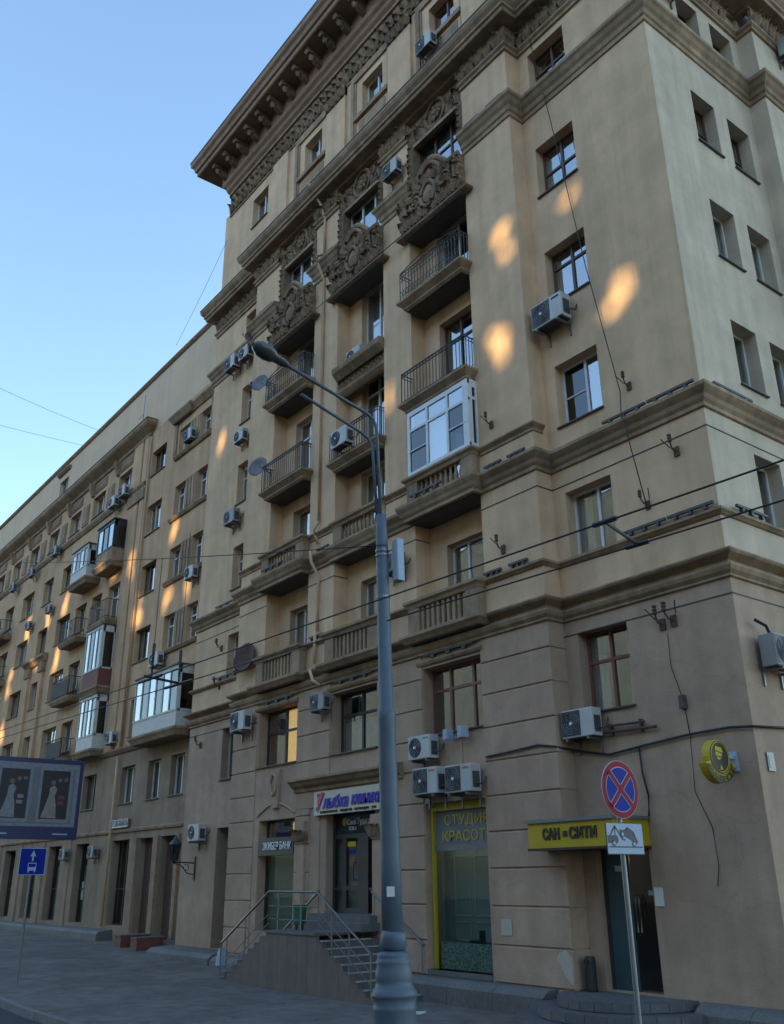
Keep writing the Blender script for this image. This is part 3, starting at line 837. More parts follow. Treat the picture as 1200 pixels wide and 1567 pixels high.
# white glazed enclosure on the fourth floor balcony beside the corner pier
a, b = BAYS[0]
ga, gb, gy, g0, g1 = -8.0, -5.66, -.30, 11.33, 13.14
mb = MB()
fr = .07
vx = [ga, ga + .78, ga + 1.56, gb]
for x in vx[1:-1]: mb.box(x - fr / 2, x + fr / 2, gy, gy + .06, g0, g1)
mb.box(ga, ga + .1, gy, gy + .06, g0, g1).box(gb - .2, gb, gy, gy + .06, g0, g1)
mb.box(ga, gb, gy + .002, gy + .062, g0, g0 + .09).box(ga, gb, gy + .002, gy + .062, g1 - .13, g1)
mb.box(ga, gb, gy + .004, gy + .058, 12.55, 12.62)
mb.box(gb - .06, gb, gy + .06, gy + .14, g0, g1).box(gb - .06, gb, -.06, .0, g0, g1).box(gb - .06, gb, gy + .14, -.06, g0, g0 + .1).box(gb - .06, gb, gy + .14, -.06, g1 - .2, g1).box(gb - .06, gb, gy + .14, -.06, 12.6, 12.68)
for k in (0, 2): mb.box(vx[k] + .05, vx[k + 1] - .02, gy - .008, gy + .03, 11.98, 12.01)
ge = put('balcony_glazing', mb, 'white', tower)
for k in range(3):
    slab('pane', 'glass', ge, vx[k] + .04, vx[k + 1] - .03, gy + .03, gy + .038, 12.6, g1 - .1)
    slab('pane', 'glass' if k == 1 else 'glass_dark', ge, vx[k] + .04, vx[k + 1] - .03, gy + .03, gy + .038, g0 + .05, 12.57)
slab('pane', 'glass_dark', ge, gb - .035, gb - .027, gy + .12, -.05, 12.66, g1 - .18); slab('pane', 'glass_dark', ge, gb - .035, gb - .027, gy + .12, -.05, g0 + .08, 12.62)
slab('blind', 'curtain', ge, ga + .8, ga + 1.56, gy + .12, gy + .13, g0 + .1, 12.5)

# ------------------------------------------------------------------ attic and crown
AP = [(.1, 13), (.1, 4.76), (0.0, 4.76), (0, WY), (-20.75, WY), (-20.75, 13)]
for x0, x1 in [(-5.9, -3.95), (-9.55, -8.35), (-13.25, -12.05), (-17.05, -15.95)]:
    put('attic_pier', MB().box(x0, x1, WY - .1, WY + .02, 23.9, 28.4), 'stucco', tower)
for (a, b) in BAYS:
    c = (a + b) / 2
    su = put('window_surround', MB().box(c - 1.18, c - 1.0, WY - .07, WY + .02, 24.2, 28.38).box(c + 1.0, c + 1.18, WY - .07, WY + .02, 24.2, 28.38).box(c - 1.0, c + 1.0, WY - .07, WY + .02, 28.1, 28.38), 'trim', tower)
    slab('surround_bead', 'trim', su, c - .98, c - .9, WY - .04, WY + .02, 24.2, 28.08); slab('surround_bead', 'trim', su, c + .9, c + .98, WY - .04, WY + .02, 24.2, 28.08)
    slab('sill', 'trim', su, c - .95, c + .95, WY - .12, WY + .02, 26.25, 26.42)
    slab('apron', 'trim', su, c - .75, c + .75, WY - .03, WY + .02, 24.6, 26.1)
CROWN = [(-.1, 29.5), (.10, 29.52), (.10, 29.66), (.2, 29.76), (.24, 29.9), (.34, 30.0), (.36, 30.08), (.36, 30.72), (1.16, 30.76), (1.2, 30.8), (1.2, 30.98), (1.28, 31.02), (1.32, 31.2), (1.42, 31.3), (1.44, 31.42), (1.44, 31.5), (-.1, 31.75)]
put('crown_cornice', MB().sweep(CROWN, AP), 'crown', tower)
put('cornice_flashing', MB().sweep([(-.1, 31.752), (1.45, 31.502), (1.47, 31.56), (-.1, 31.82)], AP), 'soot', tower)
put('frieze_band', MB().sweep([(-.1, 28.36), (.05, 28.38), (.05, 28.46), (.02, 28.5), (.02, 29.52), (-.1, 29.54)], AP), 'trim', tower)
leaf_run([(-3.95, WY - .02), (-20.75, WY - .02), (-20.75, 2.2)], 28.5, .46, .40, 'leaf_frieze', .04)
leaf_run([(-3.95, WY - .02), (-20.75, WY - .02)], 29.02, .34, .42, 'leaf_frieze', .03)
for x0, x1 in [(-5.9, -3.95), (-9.55, -8.35), (-13.25, -12.05)]:
    cp = put('pier_capital', MB().box(x0, x1, WY - .14, WY, 28.0, 28.5), 'carve', tower)
    for k in range(4): orn('leaf', cp, x0 + (k + .5) * (x1 - x0) / 4, WY - .12, 28.0, .5, 0, .7)
prof = [(0, 0), (-.78, 0), (-.8, -.1), (-.74, -.2), (-.6, -.22), (-.5, -.16), (-.42, -.3), (-.3, -.5), (-.14, -.58), (0, -.62)]
MOD = MB().prism_x(prof, -.13, .13).mesh('modillion'); MOD.materials.append(M['carve'])
for i in range(19):
    x = -21.05 + i * .93
    md = put('bracket', MOD, None, tower, (x + .3, .13, 30.73), (0, 0, random.uniform(-.02, .02)), (random.uniform(.8, .9), .85, random.uniform(.8, .9)))
    orn('leaf', md, 0, -.5, -.5, .4, 0, .7)
for i in range(5): put('bracket', MOD, None, tower, (-21.1, .9 + i * .93, 30.73), (0, 0, R(-90)))

# granite ledge at the foot of the walls
def ledge(x0, x1, yb, yf, zt):
    n = max(1, round((x1 - x0) / 1.3))
    for i in range(n):
        xa, xb = x0 + (x1 - x0) * i / n, x0 + (x1 - x0) * (i + 1) / n - .012
        put('plinth_stone', MB().prism_x([(yb, zt), (yf + .16, zt - .05), (yf, zt - .16), (yf, -.6), (yb, -.6)], xa, xb), 'granite', tower)
ledge(-8.3, -4.35, .5, -.38, .02); ledge(-21.3, -17.1, .6, -.45, .0); ledge(-17.0, -14.6, .3, -.45, -.03); ledge(-1.6, 0.4, .5, .15, -.02)
put('plinth', MB().box(-17.1, -3.96, .05, .5, -.8, .02), 'granite', tower); put('plinth', MB().box(-3.95, -.02, .5, .7, -.8, -.05), 'granite', tower)
put('plinth', MB().box(-.3, .03, .5, 5, -.8, .15), 'granite', tower)

# ------------------------------------------------------------------ shop fronts of the tower (parts of the building)
def letters(parent, body, size, x, y, z, m, fit=None, ex=.008, bold=0.0, shear=0.0, rz=0, name='lettering'):
    me = text_mesh(body, size, ex, 'CENTER', bold, shear)
    sx = 1.0
    if fit:
        w = max(v.co.x for v in me.vertices) - min(v.co.x for v in me.vertices)
        sx = fit / w
    return put(name, me, m, parent, (x, y, z), (0, 0, rz), (sx, 1, 1))
# beauty studio window between two piers
x0, x1, z0, z1 = SHOPA
shop = put('shop_window', MB().box(x0 + .02, x0 + .09, .16, .23, z0, z1).box(x0 + .09, x1, .16, .23, z1 - .17, z1 - .1).box(x0 + .09, x1, .2, .23, z1 - .1, z1), 'yellowframe', tower)
put('transom_bar', MB().box(x0 + .09, x1, .2, .27, 2.42, 2.54), 'metal', shop)
slab('pane', 'glass_shop', shop, x0 + .09, x1, .24, .25, z0, 2.44); slab('sign_panel', 'posterbg', shop, x0 + .09, x1, .24, .26, 2.53, z1 - .16)
letters(shop, 'СТУДИЯ', .29, -6.88, .232, 3.03, 'yellowtext', fit=1.42)
letters(shop, 'КРАСОТЫ', .30, -6.84, .232, 2.70, 'yellowtext', fit=1.66)
put('interior', MB().box(x0 - .3, x1 + .3, 0.74, 0.8, 0, 3.4).box(x0 - .3, x0 - .24, .46, 0.74, 0, 3.4).box(x1 + .24, x1 + .3, .46, 0.74, 0, 3.4), 'palegreen', shop)
mb = MB()
for k in range(3):
    xa = x0 + .1 + k * .66
    for (u0, u1, w0, w1) in ((0, .5, 1.1, 2.3), (0, .5, .62, .98)):
        mb.box(xa + u0, xa + u1, 0.72, 0.74, w0, w0 + .03).box(xa + u0, xa + u1, 0.72, 0.74, w1, w1 + .03).box(xa + u0, xa + u0 + .03, 0.72, 0.74, w0, w1).box(xa + u1, xa + u1 + .03, 0.72, 0.74, w0, w1 + .03)
put('wall_moulding', mb, 'curtain', shop)
put('interior_floor', MB().box(x0 - .3, x1 + .3, .46, 1.5, .05, .1), 'terrazzo', shop)
put('floor_panel', MB().box(x0 + .1, x1, .28, .3, .1, .62), 'terrazzo', shop)
put('interior_ceiling', MB().box(x0 - .3, x1 + .3, .46, 1.5, 3.4, 3.46), 'palegreen', shop)
put('strip_light', MB().box(x0 + .2, x1 - .2, .5, .6, 3.3, 3.34), 'striplight', shop)
put('strip_light', MB().box(x0 + .1, x1 - .1, .46, .5, 2.46, 2.5), 'striplight', shop)
put('stool', MB().lathe([(.16, .5), (.17, .56), (.02, .57)], 12, (-7.0, .52, .1)).lathe([(.025, 0), (.025, .5)], 8, (-7.0, .52, .1)).lathe([(.15, 0), (.03, .04)], 10, (-7.0, .52, .1)).box(-6.86, -6.83, .45, .6, .6, .85), 'black', shop)
put('shop_sill', MB().box(x0, x1, .0, .4, z0 - .1, z0), 'granite', shop)
# bank window
x0, x1, z0, z1 = SHOPC
bank = put('shop_window', MB().box(x0, x0 + .06, .3, .36, z0, z1).box(x1 - .06, x1, .3, .36, z0, z1).box(x0, x1, .3, .36, z1 - .06, z1).box(x0, x1, .3, .36, 2.9, 2.96).box(x0, x1, .3, .36, z0, z0 + .06), 'darkframe', tower)
slab('pane', 'glass_shop', bank, x0 + .05, x1 - .05, .32, .33, z0, 2.92); slab('pane', 'glass', bank, x0 + .05, x1 - .05, .32, .33, 2.94, z1 - .04)
put('blind', MB().box(x0, x1, .42, .44, z0, 2.6), 'curtain_b', bank)
put('interior', ROOM, None, bank, (x0 - .2, .45, z0 - .1), scale=(x1 - x0 + .4, 1.2, z1 - z0 + .2))
put('strip_light', MB().box(x0 + .1, x1 - .1, .36, .4, 2.6, 2.63), 'striplight', bank)
put('lamp_glow_panel', MB().box(-14.5, -13.6, .6, .62, 2.95, 3.36), 'glowcurtain', bank)
bs = put('sign_board', MB().box(-15.36, -13.52, .02, .12, 2.5, 2.95), 'darkframe', bank)
letters(bs, 'ЗКИБЕР БАНК', .27, -14.36, .008, 2.72, 'whitetext', fit=1.46)
# carved keystone over the bank window
ks = put('keystone', MB().prism([(-14.72, 4.75), (-14.25, 4.75), (-14.3, 3.72), (-14.62, 3.72)][::-1], -.06, .036), 'base', tower)
put('wreath', MB().tube([(-14.5 + .14 * math.cos(t * math.pi / 8), -.08, 4.35 + .28 * math.sin(t * math.pi / 8)) for t in range(17)], .05, 6), 'base', ks)
put('arch_mould', MB().tube([(-15.5 + .2 * k, .02, 3.55 + .3 * math.sin(math.pi * k / 10)) for k in range(11)], .03, 6), 'base', tower)
# pilasters with carved capitals beside the entrance
for xx in (-13.05, -9.72):
    pl = put('pilaster', MB().box(xx - .17, xx + .17, -.06, .034, .5, 2.75).box(xx - .2, xx + .2, -.08, .034, .3, .5), 'base', tower)
    put('capital', MB().box(xx - .2, xx + .2, -.1, .034, 2.75, 3.3), 'base', pl)
    for k in range(3): orn('leaf', pl, xx - .14 + .14 * k, -.08, 2.8, .42, (k - 1) * .25, .7)
# entrance hood, name board and glazed doors
put('door_hood', MB().sweep([(0, 4.02), (.08, 4.04), (.1, 4.12), (.2, 4.18), (.26, 4.26), (.32, 4.3), (.32, 4.36), (0, 4.42)], [(-8.75, .034), (-13.45, .034)]), 'trim', tower)
x0, x1, z0, z1 = DOORB
ent = put('entrance', MB().box(-12.02, -11.94, .28, .36, 1.06, z1).box(-10.02, -9.94, .28, .36, 1.06, z1).box(-12.02, -9.94, .28, .36, z1 - .08, z1).box(-12.02, -9.94, .28, .36, 2.82, 2.92).box(-12.02, -9.94, .28, .36, 1.06, 1.12).box(-11.6, -11.42, .27, .35, 1.1, 2.85).box(-10.94, -10.5, .27, .35, 1.1, 2.85).box(-11.42, -10.94, .27, .35, 1.62, 1.72).box(-11.42, -10.94, .27, .35, 1.1, 1.22).box(-11.94, -11.6, .28, .34, 1.62, 1.68).box(-10.5, -10.02, .28, .34, 1.62, 1.68), 'darkframe', tower)
for (a, b, c, d) in [(-11.95, -11.58, 1.1, 1.65), (-11.95, -11.58, 1.66, 2.84), (-11.44, -10.92, 1.2, 1.65), (-11.44, -10.92, 1.7, 2.84), (-10.52, -10.0, 1.1, 1.65), (-10.52, -10.0, 1.66, 2.84), (-11.95, -10.0, 2.9, z1 - .06)]:
    slab('pane', 'glass_shop', ent, a, b, .31, .318, c, d)
put('door_handle', MB().tube([(-11.0, .28, 1.85), (-11.0, .2, 1.85), (-11.0, .2, 2.25), (-11.0, .28, 2.25)], .018, 6), 'black', ent)
slab('door_jamb', 'base', ent, x0, -12.02, .06, .36, .76, z1); slab('door_jamb', 'base', ent, -9.94, x1, .06, .36, .76, z1)
put('blind', MB().box(-12.1, -9.9, .44, .46, 1.0, 2.9), 'palegreen', ent)
put('interior', ROOM, None, ent, (x0 - .1, .47, .6), scale=(x1 - x0 + .2, 1.4, 3))
slab('transom_panel', 'teal', ent, -11.95, -10.0, .33, .34, 2.92, z1 - .08)
slab('sticker', 'yellow', ent, -11.4, -11.05, .296, .3, 2.62, 2.74); slab('sticker', 'orange', ent, -11.28, -11.08, .296, .3, 2.15, 2.38); slab('sticker', 'signblue', ent, -11.34, -11.06, .296, .3, 2.46, 2.54)
slab('sticker', 'yellow', ent, -10.3, -10.04, .296, .3, 2.05, 2.4); slab('sticker', 'black', ent, -10.23, -10.12, .292, .296, 2.26, 2.32)
put('logo_drop', MB().prism([(-11.55 + .1 * math.cos(t * math.pi / 8), 3.22 + .1 * math.sin(t * math.pi / 8)) for t in range(16)], .296, .3), 'yellow', ent)
letters(ent, 'Coral Турагентств', .2, -10.72, .3, 3.2, 'whitetext', fit=1.42); letters(ent, 'ТСК-1', .12, -11.2, .3, 3.04, 'whitetext')
nb = put('name_board', MB().box(-12.42, -9.45, -.07, .034, 3.4, 3.98), 'signcream', tower)
letters(nb, 'У', .52, -12.18, -.085, 3.7, 'purple', shear=.25, bold=.012); put('red_stroke', MB().prism([(-12.2, 3.46), (-11.96, 3.94), (-12.04, 3.97), (-12.22, 3.8)][::-1], -.098, -.088), 'red', nb)
letters(nb, 'лыбка', .40, -11.42, -.085, 3.68, 'purple', fit=1.15, shear=.25, bold=.014); letters(nb, 'клиники', .38, -10.12, -.085, 3.70, 'purple', fit=1.25, shear=.25, bold=.014)
letters(nb, 'стоматология   хирургия   ортопедия   узи', .1, -10.9, -.082, 3.47, 'browntext', fit=2.4)
# side door of the tanning salon and its yellow canopy
sd = put('side_door', MB().box(-3.58, -3.52, .62, .68, .0, 2.42).box(-2.44, -2.38, .62, .68, .0, 2.42).box(-3.52, -2.44, .62, .68, 2.36, 2.42), 'darkframe', tower)
slab('door_leaf', 'teal', sd, -3.52, -2.98, .64, .68, .0, 2.36)
slab('pane', 'glass_shop', sd, -2.98, -2.44, .64, .648, .0, 2.36)
put('door_handle', MB().tube([(-2.84, .62, .9), (-2.84, .55, .95), (-2.84, .55, 1.5), (-2.84, .62, 1.55)], .016, 6).tube([(-2.76, .62, .9), (-2.76, .55, .95), (-2.76, .55, 1.5), (-2.76, .62, 1.55)], .016, 6), 'steel', sd)
put('interior', ROOM, None, sd, (-3.7, .9, -.1), scale=(1.6, 1.6, 2.7))
slab('notice', 'paper', sd, -3.3, -3.1, .63, .636, 1.95, 2.05); slab('notice', 'signwhite', sd, -2.6, -2.46, .63, .636, 1.55, 1.63)
put('ceiling_lamp', MB().lathe([(.02, 0), (.1, .03), (.12, .1), (.02, .16)], 10, (-2.72, 1.25, 2.12)), 'bulb', sd)
cn = put('entrance_canopy', MB().box(-4.35, -2.32, -.5, -.012, 2.36, 2.8).box(-3.92, -2.32, -.02, WY - .005, 2.362, 2.798), 'yellow', tower)
put('canopy_roof', MB().box(-4.4, -2.27, -.55, -.014, 2.8, 2.86).box(-3.92, -2.27, -.016, WY - .005, 2.801, 2.858), 'metal', cn)
put('canopy_trim', MB().box(-4.37, -2.3, -.52, -.014, 2.32, 2.36).box(-3.92, -2.3, -.016, WY - .005, 2.321, 2.359), 'browntext', cn)
letters(cn, 'САН', .25, -3.76, -.512, 2.585, 'browntext', fit=.42, bold=.012); slab('logo_square', 'browntext', cn, -3.48, -3.37, -.512, -.5, 2.54, 2.64); letters(cn, 'СИТИ', .25, -3.0, -.512, 2.585, 'browntext', fit=.64, bold=.012)

# rounded door step of slate tiles
steps = thing('round_doorstep', 'rounded three tier doorstep of dark slate tiles below yellow canopy', 'steps', (-2.95, .47, 0))
for k, (rx, ry, zt, zb) in enumerate([(1.25, 1.45, -.02, -.16), (1.6, 1.8, -.165, -.31), (1.95, 2.15, -.315, -.6)]):
    n = 14
    pts = [(rx * math.cos(math.pi + math.pi * i / n), ry * math.sin(math.pi + math.pi * i / n)) for i in range(n + 1)]
    mb = MB()
    mb.v = [(x, y, zt - .004) for x, y in pts] + [(x, y, zb) for x, y in pts]
    mb.f = [tuple(range(n + 1))] + [(i, i + 1, i + n + 2, i + n + 1) for i in range(n)]
    tier = put('step', mb, 'step', steps)
    for i in range(n):
        p, q = Vector(pts[i]), Vector(pts[i + 1]); d = (q - p); e = d.normalized() * .006; nr = Vector((d.y, -d.x)).normalized() * .012
        a_, b_ = p + e, q - e
        put('tile', MB().add([(*(a_ + nr), zt - .02), (*(b_ + nr), zt - .02), (*(b_ + nr), zb + .01), (*(a_ + nr), zb + .01), (*a_, zt - .02), (*b_, zt - .02), (*b_, zb + .01), (*a_, zb + .01)],
                            [(0, 1, 2, 3), (0, 4, 5, 1), (1, 5, 6, 2), (2, 6, 7, 3), (3, 7, 4, 0)]), 'tile', tier)
        put('tile', MB().add([(*(a_ + nr), zt), (*(b_ + nr), zt), (*(b_ * .8), zt), (*(a_ * .8), zt), (*(a_ + nr), zt - .02), (*(b_ + nr), zt - .02)],
                            [(0, 1, 2, 3), (0, 4, 5, 1)]), 'tile', tier)

# ------------------------------------------------------------------ entrance stair with two flights
XL, XR, LZ, SY, G0 = -12.02, -9.89, .78, -1.6, -.47
stair = thing('entrance_stair', 'brown clad stair with flights to both sides and steel handrails', 'stairs', (0, 0, 0))
NS, RUN = 8, .262
rise = (LZ - G0) / (NS + 1)
prof2 = [(XL - NS * RUN, G0 - .3)]
for k in range(NS - 1, -1, -1):
    zt = LZ - (k + 1) * rise - .03
    prof2 += [(XL - (k + 1) * RUN, zt), (XL - k * RUN, zt)]
prof2 += [(XL, LZ - .05), (XR, LZ - .05)]
for k in range(NS):
    zt = LZ - (k + 1) * rise - .03
    prof2 += [(XR + k * RUN, zt), (XR + (k + 1) * RUN, zt)]
prof2.append((XR + NS * RUN, G0 - .3))
put('side_wall', MB().prism(prof2[::-1], SY, SY + .1), 'stairwall', stair)
n = 15
for i in range(n):       # thin upright cladding joints
    xx = XL - 1.9 + i * .41
    zt = LZ - .06 if XL < xx < XR else (LZ - .06 - (XL - xx) * rise / RUN - rise if xx < XL else LZ - .06 - (xx - XR) * rise / RUN - rise)
    if zt > -.3: slab('cladding_joint', 'stairjoint', stair, xx, xx + .006, SY - .003, SY + .01, G0, zt)
for k in range(NS):
    for s in (-1, 1):
        xa = XL - (k + 1) * RUN if s < 0 else XR + k * RUN
        zt = LZ - (k + 1) * rise
        st = put('step', MB().box(xa, xa + RUN, SY + .1, 0.0, G0 - .3, zt - .03), 'step', stair)
        slab('tread', 'step', st, xa - .015 if s < 0 else xa, xa + RUN if s < 0 else xa + RUN + .015, SY - .015, -.02, zt - .028, zt)
        xe = xa - .025 if s < 0 else xa + RUN - .02
        slab('nosing', 'nosing', st, xe, xe + .045, SY - .02, -.3, zt - .02, zt + .006)
put('landing', MB().box(XL - .02, XR + .02, SY - .03, .0, LZ - .05, LZ + .003), 'step', stair)
put('step', MB().box(-12.35, -9.6, -.6, .03, LZ, .94), 'step', stair); put('step', MB().box(-12.3, -9.7, -.28, .28, .94, 1.1), 'step', stair)
def rail(path, r=.026): return MB().tube(path, r, 8)
ry = SY + .06
put('handrail', rail([(-14.3, ry, .42), (-14.15, ry, .48), (XL, ry, 1.62), (XR - .05, ry, 1.61), (-7.92, ry, .46)]), 'steel', stair)
for (xa, za, xb, zb) in [(-14.05, .0, XL, 1.12), (-14.05, -.22, XL, .92), (XR, 1.22, -7.92, .12), (XR, .98, -7.92, -.1), (XL, 1.3, XR, 1.3), (XL, 1.02, XR, 1.02)]:
    put('mid_rail', rail([(xa, ry, za), (xb, ry, zb)], .011), 'steel', stair)
for xx in [-14.3, -14.0, -13.1, -11.6, -10.6, -9.35, -8.7, -7.94]:
    zt = 1.61 if XL <= xx <= XR else (1.61 - (XL - xx) * .54 if xx < XL else 1.61 - (xx - XR) * .585)
    zb = LZ if XL <= xx <= XR else (LZ - (XL - xx) * rise / RUN if xx < XL else LZ - (xx - XR) * rise / RUN)
    put('rail_post', rail([(xx, ry, max(zb - .1, G0)), (xx, ry, zt)], .018), 'steel', stair)
put('handrail', rail([(-9.92, -.06, 1.6), (-8.05, -.06, .56)]), 'steel', stair)
for xx in (-9.8, -8.1): put('rail_post', rail([(xx, -.06, -.45 if xx > -9 else .75), (xx, -.06, 1.58 - (xx + 9.92) * .556)], .016), 'steel', stair)
put('handrail', rail([(-13.95, -.06, .55), (-12.1, -.06, 1.6)]), 'steel', stair)

# ------------------------------------------------------------------ long lower block to the left
LY = .95
house = thing('long_apartment_house', 'long brown apartment house with blank pale attic wall adjoining the tall corner block', 'building')
rows = [(16.02, 17.42), (13.22, 14.6), (10.33, 11.74), (7.5, 8.92)]
holes = []
def hw(x0, x1, z0, z1, **k): holes.append(((x0, x1, z0, z1), k))
for (z0, z1) in [(18.9, 20.12)] + rows[:3]:
    hw(-28.15, -26.62, z0, z1, cols=(.33, .66)); hw(-25.3, -24.25, z0, z1, trans=.7, m='white'); hw(-23.25, -22.3, z0, z1, trans=.7, m='white')
hw(-27.9, -26.9, 7.3, 8.8, cols=())
hw(-25.1, -22.3, 7.0, 9.0)
for a, b in [(-28.2, -26.85), (-25.6, -24.45), (-23.6, -22.45)]: hw(a, b, 4.73, 6.14, m='white', cols=(.5,))
tops = [(-32.1, -30.5)] + [(-35.45 - 3.38 * k, -33.85 - 3.38 * k) for k in range(7)]
for a, b in tops: hw(a, b, 19.14, 20.3, cols=(.5,), m='white')
for (z0, z1) in rows:
    for a, b in [(-39, -37), (-42, -40.45), (-45.8, -43.75), (-49.2, -47.5), (-52.6, -50.9), (-56, -54.2)]: hw(a, b, z0, z1, cols=(.5,))
    hw(-36.2, -34.7, z0, z1, cols=(.5,)); hw(-34.0, -32.7, z0 - .4, z1, cols=(.5,), trans=.7); hw(-31.9, -30.5, z0 - .4, z1, trans=.7, m='white')
for a, b in [(-32.4, -30.9), (-35.8, -34.2), (-39, -37.3), (-42.4, -40.7), (-45.8, -44.1), (-49.2, -47.5)]:
    hw(a, b, 4.73, 6.14); hw(a, b, .35, 3.37, shop=1)
hw(-28.4, -26.75, .35, 3.37, shop=1); hw(-25.85, -24.5, .1, 3.37, shop=2); hw(-23.95, -22.6, .1, 3.37, shop=2)
put('wall', wall_grid(-75, -21.15, 6.75, 21.3, [h for h, k in holes if h[2] > 6.8], .4, LY), 'stucco_left', house)
put('base_wall', wall_grid(-75, -21.15, -.3, 6.75, [h for h, k in holes if h[2] < 6.8], .4, LY), 'base_left', house)
AWIN = (-41.7, -40.3, 22.4, 23.4)
put('attic_wall', wall_grid(-75, -20.76, 21.3, 24.42, [AWIN], .3, LY + .02), 'attic_left', house)
put('rear_wall', MB().box(-75, -21.2, 13.8, 14, 0, 24.4), 'stucco_left', house)
put('roof', MB().box(-75, -20.95, .97, 14, 24.42, 24.5), 'soot', house)
put('parapet', MB().sweep([(-.02, 24.25), (.05, 24.27), (.12, 24.36), (.12, 24.46), (-.02, 24.52)], [(-20.95, LY + .02), (-75, LY + .02)]), 'crown', house)
for h, k in holes:
    k = dict(k); sh = k.pop('shop', 0)
    if sh == 1:
        w_ = window(house, *h, LY, d=.3, m='darkframe', cols=(.5,), trans=.42, sill=False, curtain='none', glass='glass_shop', t=.05)
        W = h[1] - h[0]
        if random.random() < .6: slab('blind', 'palegreen', w_, .05, W - .05, .16, .17, .05, 2.2)
        for q in range(2):
            if random.random() < .35: slab('notice', 'curtain_b', w_, W * (.2 + .5 * q), W * (.2 + .5 * q) + .25, .012, .018, .85, 1.55)
    elif sh == 2:
        x0, x1, z0, z1 = h
        dr = put('door', MB().box(x0, x1, LY + .28, LY + .34, z0, z1).box(x0 + .1, x0 + .6, LY + .265, LY + .28, z0 + .2, z0 + 1.1).box(x1 - .6, x1 - .1, LY + .265, LY + .28, z0 + .2, z0 + 1.1).box(x0 + .1, x0 + .6, LY + .265, LY + .28, z0 + 1.3, z0 + 2.4).box(x1 - .6, x1 - .1, LY + .265, LY + .28, z0 + 1.3, z0 + 2.4), 'brown', house)
        put('handle', MB().tube([((x0 + x1) / 2 + .05, LY + .27, 1.0), ((x0 + x1) / 2 + .05, LY + .2, 1.02), ((x0 + x1) / 2 + .05, LY + .2, 1.3), ((x0 + x1) / 2 + .05, LY + .27, 1.32)], .015, 6), 'steel', dr)
    else:
        k.setdefault('m', random.choice(['white', 'oldwhite', 'oldwhite', 'brown'])); k.setdefault('cols', (.5,))
        window(house, *h, LY, d=.22, **k)
window(house, *AWIN, LY + .02, d=.15, m='oldwhite')
def hm(name, prof, path, m='trim'): return put(name, MB().sweep(prof, path), m, house)
hm('attic_hood', [(0, 23.75), (.1, 23.78), (.2, 23.9), (.2, 23.98), (0, 24.0)], [(-40.05, LY + .02), (-41.95, LY + .02)])
# top storey frieze and cornice of the far wing
hm('wing_cornice', [(0, 21.1), (.08, 21.14), (.12, 21.26), (.3, 21.4), (.44, 21.52), (.5, 21.62), (.5, 21.74), (0, 21.86)], [(-28.45, 3), (-28.45, LY), (-75, LY)])
put('cornice_flashing', MB().sweep([(0, 21.862), (.51, 21.742), (.53, 21.78), (0, 21.92)], [(-28.45, 3), (-28.45, LY), (-75, LY)]), 'soot', house)
hm('wing_sill', [(0, 18.55), (.06, 18.58), (.12, 18.68), (.16, 18.76), (.16, 18.84), (0, 18.88)], [(-28.5, LY), (-75, LY)])
for k, (a, b) in enumerate(tops):
    c = a - .9
    put('frieze_panel', MB().box(c - .42, c + .42, LY - .05, LY + .01, 19.1, 20.2).box(c - .3, c + .3, LY - .075, LY, 19.25, 20.05), 'trim', house)
    put('frieze_bracket', MB().prism_x([(LY, 20.4), (LY - .12, 20.45), (LY - .3, 21.0), (LY - .3, 21.12), (LY, 21.12)], a - .2, a + .05), 'trim', house)
    put('frieze_panel', MB().box(a + .15, b + .1, LY - .04, LY + .01, 20.5, 21.0).box(a + .3, b - .05, LY - .06, LY, 20.6, 20.9), 'crown', house)
for x0, x1 in [(-30.2, -29.2), (-29.0, -28.5)]:
    put('pilaster', MB().box(x0, x1, LY - .09, LY + .01, 6.9, 21.1), 'stucco_left', house)
put('pilaster_capital', MB().box(-30.3, -28.45, LY - .16, LY, 18.0, 18.5), 'trim', house)
for (x0, x1) in [(-37.0, -36.4), (-36.45, -36.3)]: pass
# paired window panels and sills of the near section
for (z0, z1) in [(18.9, 20.12)] + rows[:3]:
    pn = put('fluted_panel', MB().box(-24.22, -23.28, LY - .03, LY + .01, z0, z1), 'trim', house)
    for q in range(3): slab('flute', 'trim', pn, -24.1 + .28 * q, -23.95 + .28 * q, LY - .06, LY, z0 + .08, z1 - .08)
    put('pair_sill', MB().sweep([(0, z0 - .22), (.08, z0 - .2), (.14, z0 - .1), (.14, z0 - .05), (0, z0 - .02)], [(-22.1, LY), (-25.5, LY)]), 'trim', house)
hm('pair_hood', [(0, 20.5), (.06, 20.52), (.14, 20.66), (.22, 20.78), (.22, 20.86), (0, 20.92)], [(-21.2, LY), (-24.0, LY), (-24.0, LY - .12), (-25.7, LY - .12), (-25.7, LY)])
for x in (-25.6, -22.1): put('pair_pilaster', MB().box(x - .12, x + .12, LY - .06, LY, 18.9, 20.5), 'trim', house)
hm('string_course', [(0, 6.7), (.06, 6.72), (.12, 6.8), (.16, 6.86), (.16, 6.92), (0, 6.96)], [(-21.2, LY), (-75, LY)])
hm('string_course', [(0, 3.62), (.06, 3.64), (.08, 3.7), (.08, 3.74), (0, 3.78)], [(-21.2, LY), (-75, LY)])
put('portal_frame', MB().box(-24.4, -24.02, LY - .1, LY + .01, .1, 3.4).box(-26.1, -25.88, LY - .1, LY + .01, .1, 3.4).box(-22.55, -22.3, LY - .1, LY + .01, .1, 3.4), 'trim', house)
